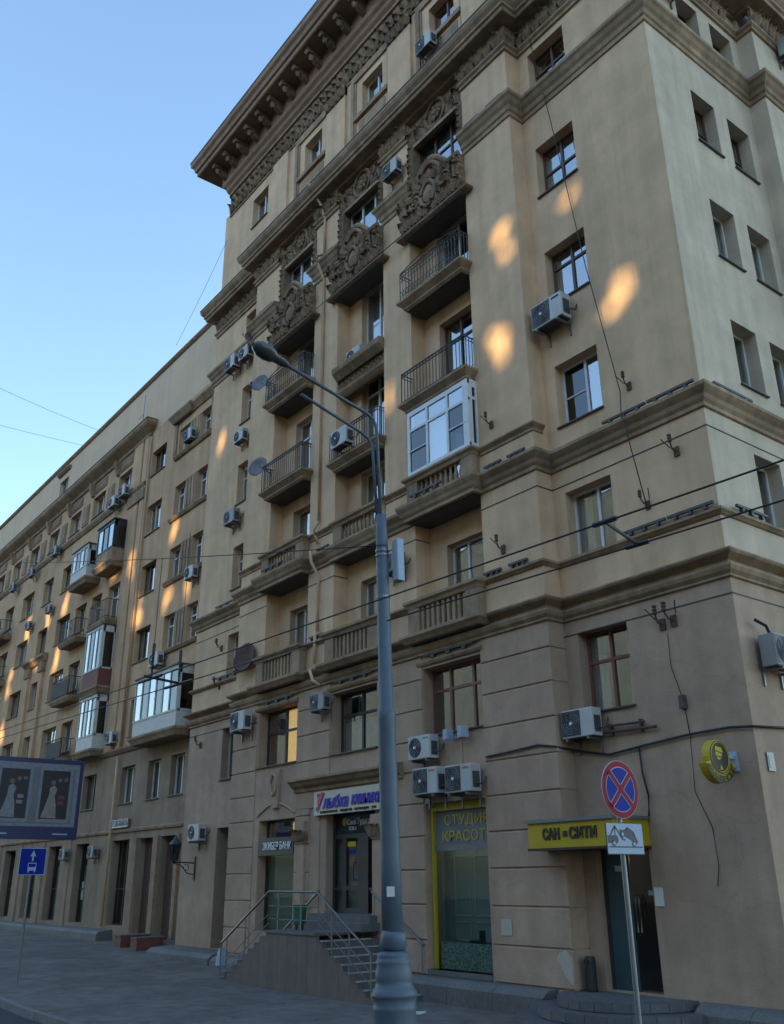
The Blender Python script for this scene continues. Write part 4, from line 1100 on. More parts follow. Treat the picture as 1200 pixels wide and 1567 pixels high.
# paired pilasters and hood around one far window column
put('hood', MB().sweep([(0, 12.6), (.1, 12.64), (.2, 12.8), (.3, 12.9), (.3, 13.0), (0, 13.05)], [(-39.7, LY), (-43.2, LY)]), 'trim', house)
for x in (-40.2, -42.5): put('pilaster', MB().box(x - .25, x + .25, LY - .14, LY + .01, 6.9, 12.4), 'stucco_left', house); put('pilaster_capital', MB().box(x - .32, x + .32, LY - .22, LY, 12.1, 12.6), 'trim', house)
for xa in [-33.2, -36.6, -39.9, -43.3, -46.6, -50]: put('pilaster', MB().box(xa - .25, xa + .25, LY - .06, LY + .01, .2, 3.6), 'base_left', house)
# ledge of granite with pale slush on the window steps
for i in range(13):
    xa = -27.6 - i * 1.45
    put('plinth_stone', MB().prism_x([(LY, .22), (LY - .5, .18), (LY - .62, .08), (LY - .62, -.4), (LY, -.4)], xa - 1.43, xa), 'granite', house)
put('plinth_stone', MB().box(-26.2, -21.3, LY - .3, LY + .3, -.5, .08), 'granite', house)

def glazed_balcony(x0, x1, zs, zt, proj=.7, skirt='oldwhite', body='oldwhite', m_slab='trim', n=4, side_dark=True, zsk=None):
    yf = LY - proj
    o = put('balcony', MB().sweep([(-.02, zs - .3), (.02, zs - .28), (.08, zs - .16), (.14, zs - .08), (.14, zs), (-.02, zs + .01)], [(x1, LY), (x1, yf + .1), (x0, yf + .1), (x0, LY)]).box(x0, x1, yf + .1, LY, zs - .28, zs), m_slab, house)
    zk = zsk or zs + .85
    slab('skirt', skirt, o, x0 + .02, x1 - .02, yf + .06, yf + .1, zs, zk); slab('skirt', skirt, o, x1 - .06, x1 - .02, yf + .1, LY - .01, zs, zk)
    mb = MB()
    for i in range(n + 1):
        x = x0 + .02 + (x1 - x0 - .1) * i / n
        mb.box(x, x + .06, yf + .04, yf + .1, zk, zt)
    mb.box(x0, x1, yf + .038, yf + .102, zt - .14, zt).box(x0, x1, yf + .038, yf + .102, zk, zk + .07)
    mb.box(x1 - .06, x1, yf + .1, LY, zt - .3, zt).box(x1 - .06, x1, yf + .1, LY, zk, zk + .08).box(x1 - .06, x1, yf + .1, yf + .18, zk, zt).box(x1 - .06, x1, LY - .1, LY, zk, zt)
    g = put('glazing', mb, body, o)
    for i in range(n):
        xa = x0 + .02 + (x1 - x0 - .1) * i / n
        slab('pane', 'glass_dark' if i % 2 else 'glass', g, xa + .05, xa + (x1 - x0 - .1) / n + .01, yf + .07, yf + .077, zk + .05, zt - .1)
    slab('pane', 'glass_dark' if side_dark else 'glass', g, x1 - .035, x1 - .028, yf + .16, LY - .08, zk + .06, zt - .28)
    slab('roof_sheet', 'soot' if body != 'white' else 'metal', o, x0 - .05, x1 + .05, yf - .02, LY, zt, zt + .05)
    slab('back_screen', 'curtain_b', o, x0 + .1, x1 - .1, yf + .3, yf + .31, zk, zt - .1)
    return o
glazed_balcony(-25.8, -21.95, 6.95, 9.15, .76, skirt='oldwhite', n=6, zsk=7.5)
glazed_balcony(-32.3, -30.35, 12.5 - 2.75, 12.45, .68, skirt='redpaint', n=4, zsk=10.5)
glazed_balcony(-32.3, -30.35, 7.1, 9.4, .62, n=4, zsk=7.65)
glazed_balcony(-32.35, -30.3, 15.5, 17.45, .68, skirt='trim', body='darkframe', n=3, zsk=16.1)
glazed_balcony(-35.5, -33.3, 15.45, 17.1, .75, skirt='oldwhite', n=4, zsk=16.0)
def small_iron(x0, x1, zs, proj=.55, solid=False):
    yf = LY - proj
    o = put('balcony', MB().sweep([(-.02, zs - .25), (.02, zs - .24), (.1, zs - .1), (.12, zs), (-.02, zs + .01)], [(x1, LY), (x1, yf + .1), (x0, yf + .1), (x0, LY)]).box(x0, x1, yf + .1, LY, zs - .24, zs), 'trim', house)
    mb = MB()
    for zz in (zs + .9, zs + .1): mb.tube([(x0, LY, zz), (x0, yf, zz), (x1, yf, zz), (x1, LY, zz)], .02, 5)
    for i in range(15):
        x = x0 + (x1 - x0) * i / 14; mb.box(x - .01, x + .01, yf - .01, yf + .01, zs, zs + .9)
    for i in range(4):
        y = yf + (LY - yf) * i / 4; mb.box(x1 - .01, x1 + .01, y - .01, y + .01, zs, zs + .9)
    put('railing', mb, 'iron', o)
    if solid: slab('screen', 'soot', o, x0 + .03, x1 - .03, yf + .03, yf + .05, zs, zs + .8)
small_iron(-32.4, -30.35, 12.75, .6); small_iron(-36.5, -34.3, 12.75); small_iron(-36.7, -34.3, 9.95, solid=True); small_iron(-36.5, -34.3, 7.1, solid=True)
small_iron(-49.5, -47.3, 12.75, .7, True); small_iron(-49.5, -47.3, 9.95, .7, True); small_iron(-49.5, -47.3, 15.5, .7, True)

# ------------------------------------------------------------------ added unseen screen wall: shades this side, its gaps shaped to pass sun patches
OY = -78.0
lit = [(-4.6, 0, 16.6, .7, 1.25), (-4.85, 0, 13.75, .8, 1.1), (-1.55, .48, 13.75, .75, .95), (-2.7, .48, 16.9, .5, .45), (-20.3, .48, 17.4, .5, .9), (-9.25, 0, 14.3, .3, .9),
       (-25.1, .95, 15.15, .7, 1.4), (-29.2, .95, 15.2, .6, 1.4), (-25.2, .95, 12.5, .85, 1.1), (-28.05, .95, 12.55, .75, 1.3), (-37.98, .95, 15.24, 1.1, 1.1), (-40.45, .95, 15.1, .9, 1.2), (-44.0, .95, 15.2, .9, 1.5),
       (-38.2, .95, 12.5, 1.1, 1.5), (-46.2, .95, 12.6, .9, 1.5), (-23.3, .95, 12.5, .5, .8), (-46.3, .95, 9.9, .9, 1.7), (-41.5, .95, 12.9, .7, .7), (-31.4, .95, 15.1, .8, .5), (-21.8, .48, 13.9, .3, .9)]
oh = []
for (x, y, z, w, h) in lit:
    t = (OY - y) / s_vec.y
    hx, hz = x + s_vec.x * t, z + s_vec.z * t
    rq = random.Random(int(x * 100))
    for q in range(7):      # ragged opening: a loose diagonal cluster of small gaps
        u = rq.uniform(-1, 1)
        ax, az = hx + w * (.32 * u + rq.uniform(-.16, .16)), hz + h * (.34 * u * (1 if rq.random() < .7 else -1) + rq.uniform(-.2, .2))
        ww, hh = w * rq.uniform(.18, .42), h * rq.uniform(.16, .36)
        oh.append((ax - ww / 2, ax + ww / 2, az - hh / 2, az + hh / 2))
opp = thing('sun_screen_wall', 'unseen ochre screen wall added across the street, gaps shaped to pass sun patches', 'building')
put('wall', wall_grid(-150, 200, -1, 50.5, oh, .01, OY - .06), 'opposite', opp)
put('wall', wall_grid(-150, 200, -1, 50.5, oh, .01, OY), 'opposite', opp)
put('roof', MB().box(-150, 200, OY - .5, OY, 50.5, 50.8), 'soot', opp)

# ------------------------------------------------------------------ air conditioners
def ac_meshes(w, h, d):
    body = bmesh.new(); bmesh.ops.create_cube(body, size=1)
    for v in body.verts: v.co = ((v.co.x) * w, (v.co.y - .5) * d + 0, (v.co.z) * h)
    bmesh.ops.bevel(body, geom=body.edges[:], offset=.018, segments=2, profile=.6, affect='EDGES')
    me = bpy.data.meshes.new('casing'); body.to_mesh(me); body.free()
    return me
AC_W, AC_H, AC_D = .82, .56, .3
AC_BODY = {k: ac_meshes(AC_W, AC_H, AC_D) for k in ('acwhite', 'acdirty')}
for k, me in AC_BODY.items(): me.materials.append(M[k])
_fan = MB()
cx = -.14
for rr in (.06, .115, .17, .22): _fan.tube([(cx + rr * math.cos(t * math.pi / 12), -AC_D - .012, rr * math.sin(t * math.pi / 12)) for t in range(25)], .006, 4)
for k in range(8): _fan.tube([(cx + .03 * math.cos(k * .785), -AC_D - .012, .03 * math.sin(k * .785)), (cx + .225 * math.cos(k * .785), -AC_D - .012, .225 * math.sin(k * .785))], .005, 4)
AC_WIRE = _fan.mesh('grille_wire'); AC_WIRE.materials.append(M['metal'])
AC_ROUND = MB().prism([(cx + .235 * math.cos(t * math.pi / 12), .235 * math.sin(t * math.pi / 12)) for t in range(24)], -AC_D - .006, -AC_D + .02).mesh('fan_grille'); AC_ROUND.materials.append(M['grille'])
AC_SQUARE = MB().box(-.39, .1, -AC_D - .006, -AC_D + .02, -.25, .25).mesh('fan_grille'); AC_SQUARE.materials.append(M['grille'])
AC_HUB = MB().lathe([(.0, 0), (.035, 0), (.03, .02), (0, .024)], 10).mesh('fan_hub'); AC_HUB.materials.append(M['whitetext'])
AC_BRK = MB().box(-.02, .02, -AC_D - .02, .1, -AC_H / 2 - .06, -AC_H / 2 - .015).box(-.02, .02, .06, .1, -AC_H / 2 - .3, -AC_H / 2 - .06).mesh('bracket'); AC_BRK.materials.append(M['metal'])
AC_SIDE = MB().box(.405, .43, -.24, -.06, -.2, .12).tube([(.42, -.15, -.12), (.5, -.12, -.14), (.5, .02, -.1), (.48, .12, .1)], .018, 6).mesh('service_cover'); AC_SIDE.materials.append(M['iron'])
AC_PAN = MB().box(-.38, .38, -AC_D + .02, -.02, -AC_H / 2 - .012, -AC_H / 2 + .004).mesh('drip_pan'); AC_PAN.materials.append(M['grille'])
AC_STRIPE = {k: MB().box(.16, .36, -AC_D - .004, -AC_D + .01, .18, .22).mesh('badge') for k in ('red', 'signblue', 'metal')}
for k, me in AC_STRIPE.items(): me.materials.append(M[k])
def ac(label, x, y, z, s=1.0, sq=True, badge=None, dirty=False, side=0):
    """y = the wall plane it hangs on (x for units on the end wall)"""
    loc = (y + .1, x, z) if side else (x, y - .1, z)
    o = thing('air_conditioner', label, 'air conditioner', loc, R(90) if side else 0, 'air conditioner units hung on the facades')
    o.scale = (s, s, s)
    put('casing', AC_BODY['acdirty' if dirty else 'acwhite'], None, o)
    g = put('fan_grille', AC_SQUARE if sq else AC_ROUND, None, o)
    put('grille_wire', AC_WIRE, None, g); put('fan_hub', AC_HUB, None, g, (-.14, -AC_D - .008, 0), (R(90), 0, 0))
    for bx in (-.28, .28): put('bracket', AC_BRK, None, o, (bx, 0, 0))
    put('service_cover', AC_SIDE, None, o); put('drip_pan', AC_PAN, None, o)
    if badge: put('badge', AC_STRIPE[badge], None, o)
    return o
ac('large white air conditioner below the fifth floor brown window beside the corner pier', -3.3, WY, 13.9, 1.12, True, 'signblue')
ac('air conditioner under the red brown framed first floor window near the corner', -3.46, WY, 4.62, .95, True, None)
ac('white air conditioner with round fan above two others over the beauty studio', -7.75, .035, 4.6, .92, False, 'metal')
ac('white air conditioner with red badge at the pole end of the pair over beauty studio', -7.55, .035, 3.86, 1.0, True, 'red')
ac('white air conditioner with red badge at the pier end of the pair over beauty studio', -6.45, .035, 3.82, 1.0, True, 'red')
ac('small grey air conditioner on the pier under a downpipe outlet', -12.0, 0, 6.25, .8, True, None, True)
ac('air conditioner beside the window with the golden reflection glow', -16.25, 0, 6.3, 1.0, True, None)
ac('grey air conditioner behind the lamp post on the pier', -8.75, 0, 9.25, .85, True, None, True)
ac('air conditioner with round fan beside the sixth floor window above leaf carved sill', -11.1, WY, 16.62, .85, False, None)
ac('cream air conditioner standing outside the small iron balcony', -10.85, -.15, 13.55, .95, False, None)
ac('air conditioner under the leaf frieze on the pier between carved bays', -8.6, 0, 21.7, .85, True, None)
ac('air conditioner on the attic wall under a red framed window', -7.35, WY - .05, 26.0, .9, True, None)
ac('outer air conditioner of the two on the high ledge beside the leaf frieze end', -19.2, WY - .05, 20.25, .95, True, None)
ac('inner air conditioner of the two on the high ledge beside the leaf frieze end', -18.15, WY - .05, 20.2, .85, False, None)
ac('white round fan air conditioner under a sixth floor narrow window', -18.3, WY, 16.8, .8, False, 'metal')
ac('weathered air conditioner under a fifth floor narrow window', -18.6, WY, 13.75, .9, False, None, True)
ac('air conditioner above the wall lantern', -19.7, WY, 3.3, .9, False, None)
ac('air conditioner on the top paired windows of the long house', -23.75, LY, 19.2, .9, True, None)
ac('air conditioner between the fifth row paired windows of the long house', -22.6, LY, 12.85, .85, False, None)
ac('round fan air conditioner above the wide white glazed balcony', -25.15, LY, 9.95, .95, False, None)
ac('air conditioner beside the lowest white glazed balcony of the long house', -29.1, LY, 7.4, .85, True, None)
ac('air conditioner under the first top floor window of the far wing', -31.6, LY - .1, 18.75, .9, False, None)
ac('air conditioner beside the first frieze panel of the far wing', -30.4, LY - .1, 18.9, .9, True, None)
for x, z, who in [(-39.7, 18.6, 'third'), (-43.6, 18.4, 'fourth'), (-47.1, 18.4, 'fifth')]:
    ac('small air conditioner below the %s top floor window of the far wing' % who, x, LY - .1, z, .85, random.random() < .5, None, True)
for x, z, who in [(-39.9, 15.4, 'third row'), (-43.2, 15.2, 'third row outer'), (-37.6, 4.3, 'shop row inner'), (-33.2, 3.0, 'shop row'), (-29.9, 3.0, 'shop pier')]:
    ac('small weathered air conditioner at the %s of the long house' % who, x, LY, z, .75, True, None, True)
ac('dark air conditioner high on the end wall pier under the leaf frieze', 6.25, .45, 22.5, 1.0, True, None, True, side=1)
ac('dark air conditioner on the end wall beside a black hose', 1.3, 0, 5.45, 1.0, True, None, True, side=1)
ac('air conditioner hanging on the end wall by the top window', 1.5, 0, 22.0, .9, True, None, True, side=1)

# satellite dishes
def dish(label, x, y, z, r, m='dish', yaw=0.4):
    o = thing('satellite_dish', label, 'satellite dish', (x, y, z), 0, 'satellite dishes on the tower block')
    mb = MB(); n = 18; prof = [(.0, -.10), (.35, -.085), (.7, -.04), (1.0, .04), (1.0, .02), (.7, -.06), (.0, -.12)]
    mb.lathe([(q * r, d * r * 2.2) for q, d in prof], n)
    b = put('reflector', mb.mesh('reflector', True), m, o, rot=(R(78), 0, yaw))
    put('mast', MB().tube([(0, .05, 0), (.05, .3, -.05), (.1, .5, -.25)], .02, 6), 'metal', o)
    put('feed_arm', MB().tube([(0, 0, -r * .9), (-.1, -r * 1.0, -r * .5)], .012, 5).lathe([(.03, 0), (.035, .08)], 8, (-.1, -r, -r * .5)), 'metal', o)
dish('pale satellite dish on the fancy iron balcony railing', -15.75, -.45, 17.6, .33, 'dish')
dish('grey satellite dish beside the plain iron balcony', -15.6, -.45, 14.4, .36, 'dish')
dish('large rusty brown satellite dish beside the lowest stone balcony', -16.3, -.2, 8.25, .48, 'rust', .2)
dish('small brown satellite dish at the top narrow window', -17.4, .0, 20.6, .3, 'rust')

# ------------------------------------------------------------------ facade light bars, anchors, pipes
BAR = MB().box(-.5, .5, -.03, .03, .07, .12).box(-.35, -.29, -.03, .05, 0, .08).box(.29, .35, -.03, .05, 0, .08).box(-.05, .03, -.02, .05, 0, .08).mesh('light_bar'); BAR.materials.append(M['soot'])
def bar(label, x, y, z, s=1.0, rz=0):
    o = put('light_bar', BAR, None, None, (x, y, z), (0, 0, rz), (s, 1, 1)); tag(o, label, 'light bar', 'unlit light bars standing on the cornices')
bar('long unlit light bar on the double cornice, next to the building corner', -.6, .36, 10.6, 1.1); bar('long unlit light bar on the double cornice, nearer the fourth floor corner window', -1.75, .36, 10.6, 1.1)
bar('long unlit light bar on the third floor sill band, next to the building corner', -.55, .4, 8.08, 1.0); bar('long unlit light bar on the third floor sill band, beside the corner window', -1.6, .4, 8.08, 1.0)
bar('short unlit light bar on the corner pier double cornice, at the window side', -4.4, -.1, 10.6, .55); bar('short unlit light bar on the corner pier double cornice, at the white glazing side', -5.15, -.1, 10.6, .55)
bar('short unlit light bar on the corner pier sill band, at the window side', -4.6, -.05, 8.08, .55); bar('short unlit light bar on the corner pier sill band, at the balcony side', -5.4, -.05, 8.08, .55)
bar('short unlit light bar on the corner pier high cornice, at the window side', -4.35, -.12, 20.9, .55); bar('short unlit light bar on the corner pier high cornice, at the carved bay side', -5.2, -.12, 20.9, .55)
bar('short unlit light bar on the high cornice below the pier air conditioner', -8.75, -.12, 20.9, .8)
bar('short unlit light bar on the high cornice of piped pier', -12.2, -.12, 20.9, .6)
bar('short unlit light bar on the high cornice of last pier', -16.2, -.12, 20.9, .9)
bar('short unlit light bar on the cornice of piped pier', -12.2, -.1, 10.6, .6)
bar('long unlit light bar on the balcony edge under white glazing', -7.2, -.42, 10.6, 1.2); bar('long unlit light bar on the fourth floor balcony edge of the dish bay', -14.5, -.42, 10.6, 1.2)
bar('short unlit light bar on the third floor sill of piped pier', -12.5, -.06, 8.08, .7)
bar('long unlit light bar on the lower cornice of the narrow window wall', -18.8, .36, 10.6, 1.6); bar('long unlit light bar on the sill band of the narrow window wall', -18.6, .4, 8.08, 1.6)
for f, who in zip(F2, ('red brown framed window over beauty studio', 'dark window over the clinic sign', 'window with the golden reflection glow')): bar('unlit light bar on the hood above the ' + who, (f[0] + f[1]) / 2, -.02, 6.65, 1.7)
bar('unlit light bar on the end wall sill band', .1, 1.4, 8.08, 1.0, R(90)); bar('unlit light bar on the end wall double cornice', .12, 1.4, 10.6, 1.3, R(90))

ANCH = MB().box(-.06, .06, -.02, .02, -.1, .1).tube([(0, -.02, 0), (0, -.14, .02), (.02, -.2, .1), (.02, -.22, .2)], .018, 6).lathe([(.03, 0), (.05, .03), (.03, .06), (.05, .09), (.03, .12), (.05, .15), (.02, .18)], 8, (.02, -.22, .14)).tube([(-.1, -.05, .1), (-.2, -.2, .3)], .012, 5).mesh('wire_anchor'); ANCH.materials.append(M['rust'])
def anchor(label, x, y, z, s=1.0, fl=1):
    s *= .8
    tag(put('wire_anchor', ANCH, None, None, (x, y - .02, z), (0, 0, 0), (fl * s, s, s)), label, 'wire anchor', 'old trolley wire anchors on the wall')
anchor('rusty wire anchor with insulator near first floor corner window', -1.5, WY, 6.2, 1.3); anchor('rusty paired wire anchor next to the first floor window hood', -1.25, WY, 6.22, 1.3, -1)
anchor('rusty wire anchor on corner pier above sill band', -5.05, 0, 8.6, 1.2); anchor('rusty wire anchor below the double cornice', -.7, WY, 9.45, 1.2); anchor('rusty wire anchor beside third floor corner window', -1.5, WY, 8.6, 1.1, -1)
anchor('rusty wire anchor beside white balcony glazing', -5.2, 0, 11.75, 1.1); anchor('rusty wire anchor beside fourth floor corner window', -1.6, WY, 11.3, 1.1)
anchor('rusty wire anchor under the fourth floor narrow window', -19.2, WY, 9.2, 1.2); anchor('rusty wire anchor under the third floor narrow window', -19.2, WY, 7.9, 1.2); anchor('rusty wire anchor above the wall lantern air conditioner', -20.3, WY, 6.1, 1.2)
def cable(label, pts, r=.012, name='cable', m='wire', cat='cable', group=None):
    return tag(put(name, MB().tube(pts, r, 5).mesh(name, True), m), label, cat, group)
cable('thin black cable dropping down the corner wall past the windows', [(-3.41, .40, 22.98), (-2.9, .38, 19.4), (-2.31, .38, 14.7), (-1.76, .36, 11.2), (-1.62, .12, 10.6), (-1.5, .42, 8.6)])
cable('thin wire from the paired anchors down to a junction box', [(-1.4, .44, 6.0), (-1.42, .45, 5.4), (-1.25, .45, 4.75), (-1.2, .45, 4.1)], .009)
tag(put('junction_box', MB().box(-1.32, -1.2, .40, .48, 4.62, 4.85).box(-1.3, -1.22, .39, .4, 4.65, 4.82), 'soot'), 'small dark junction box on the wall below the paired anchors', 'junction box')
cable('sagging bundle of black cables across the pier and corner wall', [(-5.9, -.03, 4.22), (-5.0, -.04, 4.26), (-4.4, -.03, 4.3), (-3.95, -.04, 4.22), (-3.88, .42, 4.18), (-3.0, .43, 4.0), (-2.2, .43, 4.08), (-1.2, .43, 4.16), (-.4, .43, 4.18), (.04, .42, 4.14), (.05, 1.5, 4.2), (.05, 4.5, 4.25)], .022)
cable('black cable down the corner wall to the canopy', [(-2.32, .44, 4.06), (-2.3, .44, 3.6), (-2.22, .44, 3.2), (-2.26, .44, 2.86)], .018)
cable('thin loose wire hanging on the corner wall below the round sign', [(-1.2, .44, 4.1), (-1.25, .45, 3.2), (-1.0, .45, 2.6), (-.98, .45, 2.0), (-1.05, .45, 1.7)], .008)
pip = thing('wall_pipe', 'pair of short rusty pipes on the wall above the yellow canopy', 'pipe', (0, 0, 0))
put('pipe', MB().tube([(-3.6, .4, 4.42), (-1.85, .4, 4.38)], .028, 8), 'rust', pip); put('pipe', MB().tube([(-3.0, .4, 4.52), (-2.1, .4, 4.5)], .024, 8), 'rust', pip)
for x in (-3.4, -2.9, -2.2): put('pipe_clip', MB().box(x - .02, x + .02, .38, .48, 4.33, 4.56), 'rust', pip)
def downpipe(label, x, segs, r=.055, m='trim'):
    o = thing('downpipe', label, 'downpipe')
    for k, pts in enumerate(segs): put('pipe', MB().tube(pts, r, 8).mesh('pipe', True), m, o)
downpipe('beige downpipe bending over the cornices of its pier', -12.6, [
    [(-12.7, -.62, 23.9), (-12.6, -.2, 23.2), (-12.5, -.06, 22.6), (-12.5, -.06, 21.1)], [(-12.5, -.06, 21.1), (-12.55, -.3, 20.95), (-12.5, -.3, 20.6), (-12.5, -.06, 20.1), (-12.5, -.06, 11.6)],
    [(-12.5, -.06, 11.6), (-12.55, -.18, 11.35), (-12.5, -.18, 11.1), (-12.5, -.06, 10.9)], [(-12.55, -.28, 10.66), (-12.5, -.28, 10.3), (-12.45, -.06, 9.9), (-12.45, -.06, 8.3)], [(-12.5, -.1, 8.3), (-12.5, -.1, 7.4)], [(-12.5, -.25, 7.2), (-12.4, -.2, 6.9), (-12.2, -.12, 6.75)]], .045, 'stucco')
downpipe('grey downpipe at the joint of the long house wings', -28.3, [[(-28.3, LY - .08, 21), (-28.3, LY - .08, 6.9)], [(-28.5, LY - .1, 6.6), (-28.5, LY - .1, .3)]], .05, 'stucco_left')
cable('black wire strung across the upper piers', [(-7.95, -.32, 18.9), (-10.4, -.35, 18.86), (-13.0, -.34, 18.82)], .014)
tag(put('security_camera', MB().tube([(-6.95, .0, 4.72), (-6.4, -.05, 4.74)], .02, 6).box(-6.98, -6.86, -.28, -.08, 4.68, 4.9).box(-6.5, -6.36, -.28, -.08, 4.68, 4.92), 'signwhite'), 'pair of white floodlights under the red brown framed window', 'floodlight')
tag(put('conduit', MB().box(-6.74, -6.68, .0, .03, 4.15, 4.75), 'base'), 'vertical conduit between floodlights and air conditioner pair', 'conduit')
tag(put('wall_notice', MB().box(-2.34, -2.16, .455, .475, 1.38, 1.68), 'paper'), 'white paper notice on the wall beside the side door', 'notice')
tag(put('plaster_patch', MB().prism([(-5.72, .82), (-5.42, .83), (-5.42, 1.12), (-5.71, 1.11)][::-1], -.012, -.002), 'patch'), 'pale square plaster patch on the corner pier', 'patch')
tag(put('ash_bin', MB().lathe([(.09, 0), (.1, .02), (.1, .5), (.085, .56), (.0, .57)], 12, (-3.72, .22, -.02)).box(-3.76, -3.68, .10, .12, .42, .5), 'black'), 'black cylindrical ash bin by the side door', 'bin')
ub = thing('litter_bin', 'green litter bin on the stair landing behind the steel rail', 'bin', (-11.35, -1.1, LZ))
put('bucket', MB().lathe([(.12, .12), (.15, .14), (.165, .52), (.17, .54), (.15, .54), (.13, .2)], 14), 'bin_green', ub); put('leg', MB().box(-.13, -.1, -.02, .02, 0, .2), 'black', ub); put('leg', MB().box(.1, .13, -.02, .02, 0, .2), 'black', ub)
put('pivot_rod', MB().tube([(-.17, 0, .02), (-.18, 0, .42)], .012, 5), 'black', ub); put('pivot_rod', MB().tube([(.17, 0, .02), (.18, 0, .42)], .012, 5), 'black', ub)
tag(put('vent', MB().box(0.0, .03, .72, .92, 3.45, 3.75).box(.03, .035, .75, .89, 3.5, 3.7), 'metal'), 'small grey vent panel low on the end wall', 'vent')
tag(put('hose', MB().tube([(.12, .85, 6.0), (.2, 1.05, 5.9), (.22, 1.2, 5.6), (.2, 1.25, 5.2)], .03, 6), 'wire'), 'black hose running to the end wall air conditioner', 'hose')

# wall lantern
wlp = thing('wall_lantern', 'black wrought iron wall lantern on scrolled bracket', 'lantern', (-20.15, WY, 2.3))
put('back_plate', MB().box(-.04, .04, -.04, 0, -.4, .3), 'black', wlp)
put('bracket_arm', MB().tube([(0, 0, .1), (-.02, -.3, .12), (-.02, -.8, .12)], .022, 6).tube([(0, 0, -.25), (-.02, -.25, -.2), (-.02, -.5, .05), (-.02, -.75, .1)], .016, 6).tube([(-.02, -.3 + .09 * math.cos(t * .785), -.02 + .09 * math.sin(t * .785)) for t in range(9)], .012, 5), 'black', wlp)
put('lantern_base', MB().lathe([(.02, .14), (.10, .16), (.10, .18), (.0, .19)], 6, (-.02, -.72, 0)), 'black', wlp)
put('lantern_cap', MB().lathe([(.2, .66), (.16, .72), (.06, .82), (.02, .92), (0, .95)], 6, (-.02, -.72, 0)), 'black', wlp)
mb = MB()
for k in range(6): mb.tube([(-.02 + .1 * math.cos(k * 1.047), -.72 + .1 * math.sin(k * 1.047), .17), (-.02 + .18 * math.cos(k * 1.047), -.72 + .18 * math.sin(k * 1.047), .67)], .01, 4)
put('lantern_rib', mb, 'black', wlp); put('lantern_glass', MB().lathe([(.09, .18), (.17, .66)], 6, (-.02, -.72, 0)), 'glass_dark', wlp)

# red brown boxes on the pavement
for x, w in [(-24.1, 'farther from'), (-22.75, 'nearer to')]:
    o = thing('low_box', 'low red brown box with grey lid, the one %s the tower' % w, 'box', (x, .05, gz(x)), 0)
    put('box_body', MB().box(-.25, .25, -.3, .75, 0, .34), 'redpaint', o); put('box_lid', MB().box(-.27, .27, -.33, .75, .342, .38), 'granite', o)
tag(put('paper_bag', MB().add([(0, 0, 0), (.3, .02, 0), (.32, .2, 0), (.02, .2, 0), (.03, .05, .36), (.24, .04, .42), (.26, .14, .38), (.05, .15, .33)], [(0, 3, 2, 1), (4, 5, 6, 7), (0, 1, 5, 4), (1, 2, 6, 5), (2, 3, 7, 6), (3, 0, 4, 7)]), 'signwhite', None, (-14.65, -1.5, -.12)), 'crumpled white bag by the lower end of the stair rail', 'bag')
tag(put('house_sign', MB().box(-28.6, -26.8, LY - .12, LY - .02, 3.82, 4.12), 'metal'), 'pale lettered shop sign above the shop windows of the long house', 'sign')
hs = [o for o in col.objects if o.name.startswith('house_sign')][0]
letters(hs, 'ТЕХНИКА', .3, -27.7, LY - .13, 3.97, 'signwhite', fit=1.7)

# round projecting sign of the salon: axis of the disc along x
rs = thing('projecting_sign', 'yellow edged round brown sign projecting from the corner wall', 'sign', (-.42, -.02, 3.66))
def disc(r, x0, x1, n=28, zc=0, a0=0, a1=360):
    mb = MB(); pts = [(r * math.cos(R(a0 + (a1 - a0) * i / n)), zc + r * math.sin(R(a0 + (a1 - a0) * i / n))) for i in range(n if a1 - a0 == 360 else n + 1)]
    return mb.prism_x(pts, x0, x1)
put('rim', disc(.28, -.1, .04), 'yellow', rs); put('face', disc(.265, .03, .046), 'browntext', rs)
bp = [(.415 * math.cos(R(a)), .415 * math.sin(R(a))) for a in range(195, 346, 10)] + [(.29 * math.cos(R(a)), .29 * math.sin(R(a))) for a in range(345, 194, -10)]
put('banner', MB().prism_x(bp, -.1, .05), 'yellow', rs)
bp2 = [(.41 * math.cos(R(a)), .41 * math.sin(R(a))) for a in range(197, 344, 7)] + [(.3 * math.cos(R(a)), .3 * math.sin(R(a))) for a in range(343, 196, -7)]
put('banner_face', MB().prism_x(bp2, .04, .056), 'browntext', rs)
put('ring', MB().tube([(.05, .24 * math.cos(t * math.pi / 12), .24 * math.sin(t * math.pi / 12)) for t in range(25)], .008, 4), 'yellowtext', rs)
put('emblem', MB().prism_x([(-.1, .17), (.06, .15), (.09, .09), (.02, -.03), (-.06, -.05), (-.12, .03)], .045, .052).prism_x([(.0, -.12), (.05, -.2), (-.03, -.2)], .045, .052), 'yellowtext', rs)
put('emblem_line', MB().prism_x([(-.11, .1), (.08, .07), (.08, .055), (-.11, .085)], .051, .056).prism_x([(-.1, .02), (.06, .0), (.05, -.012), (-.1, .008)], .051, .056), 'browntext', rs)
for i, ch in enumerate('САН•СИТИ'):
    a = R(207 + i * 18.2)
    me = text_mesh(ch, .085, .004)
    for v in me.vertices:        # stand the glyph in the y-z plane facing +x, turned along the arc
        x, y, z = v.co; b = a + math.pi / 2
        v.co = (-y, x * math.cos(b) - z * math.sin(b), x * math.sin(b) + z * math.cos(b))
    put('lettering', me, 'yellowtext', rs, (.062, .355 * math.cos(a), .355 * math.sin(a)))
put('wall_bracket', MB().box(-.06, .02, .28, .5, .0, .05).box(-.06, .02, .28, .5, -.14, -.09).box(-.1, .06, .46, .5, -.2, .12), 'signwhite', rs)

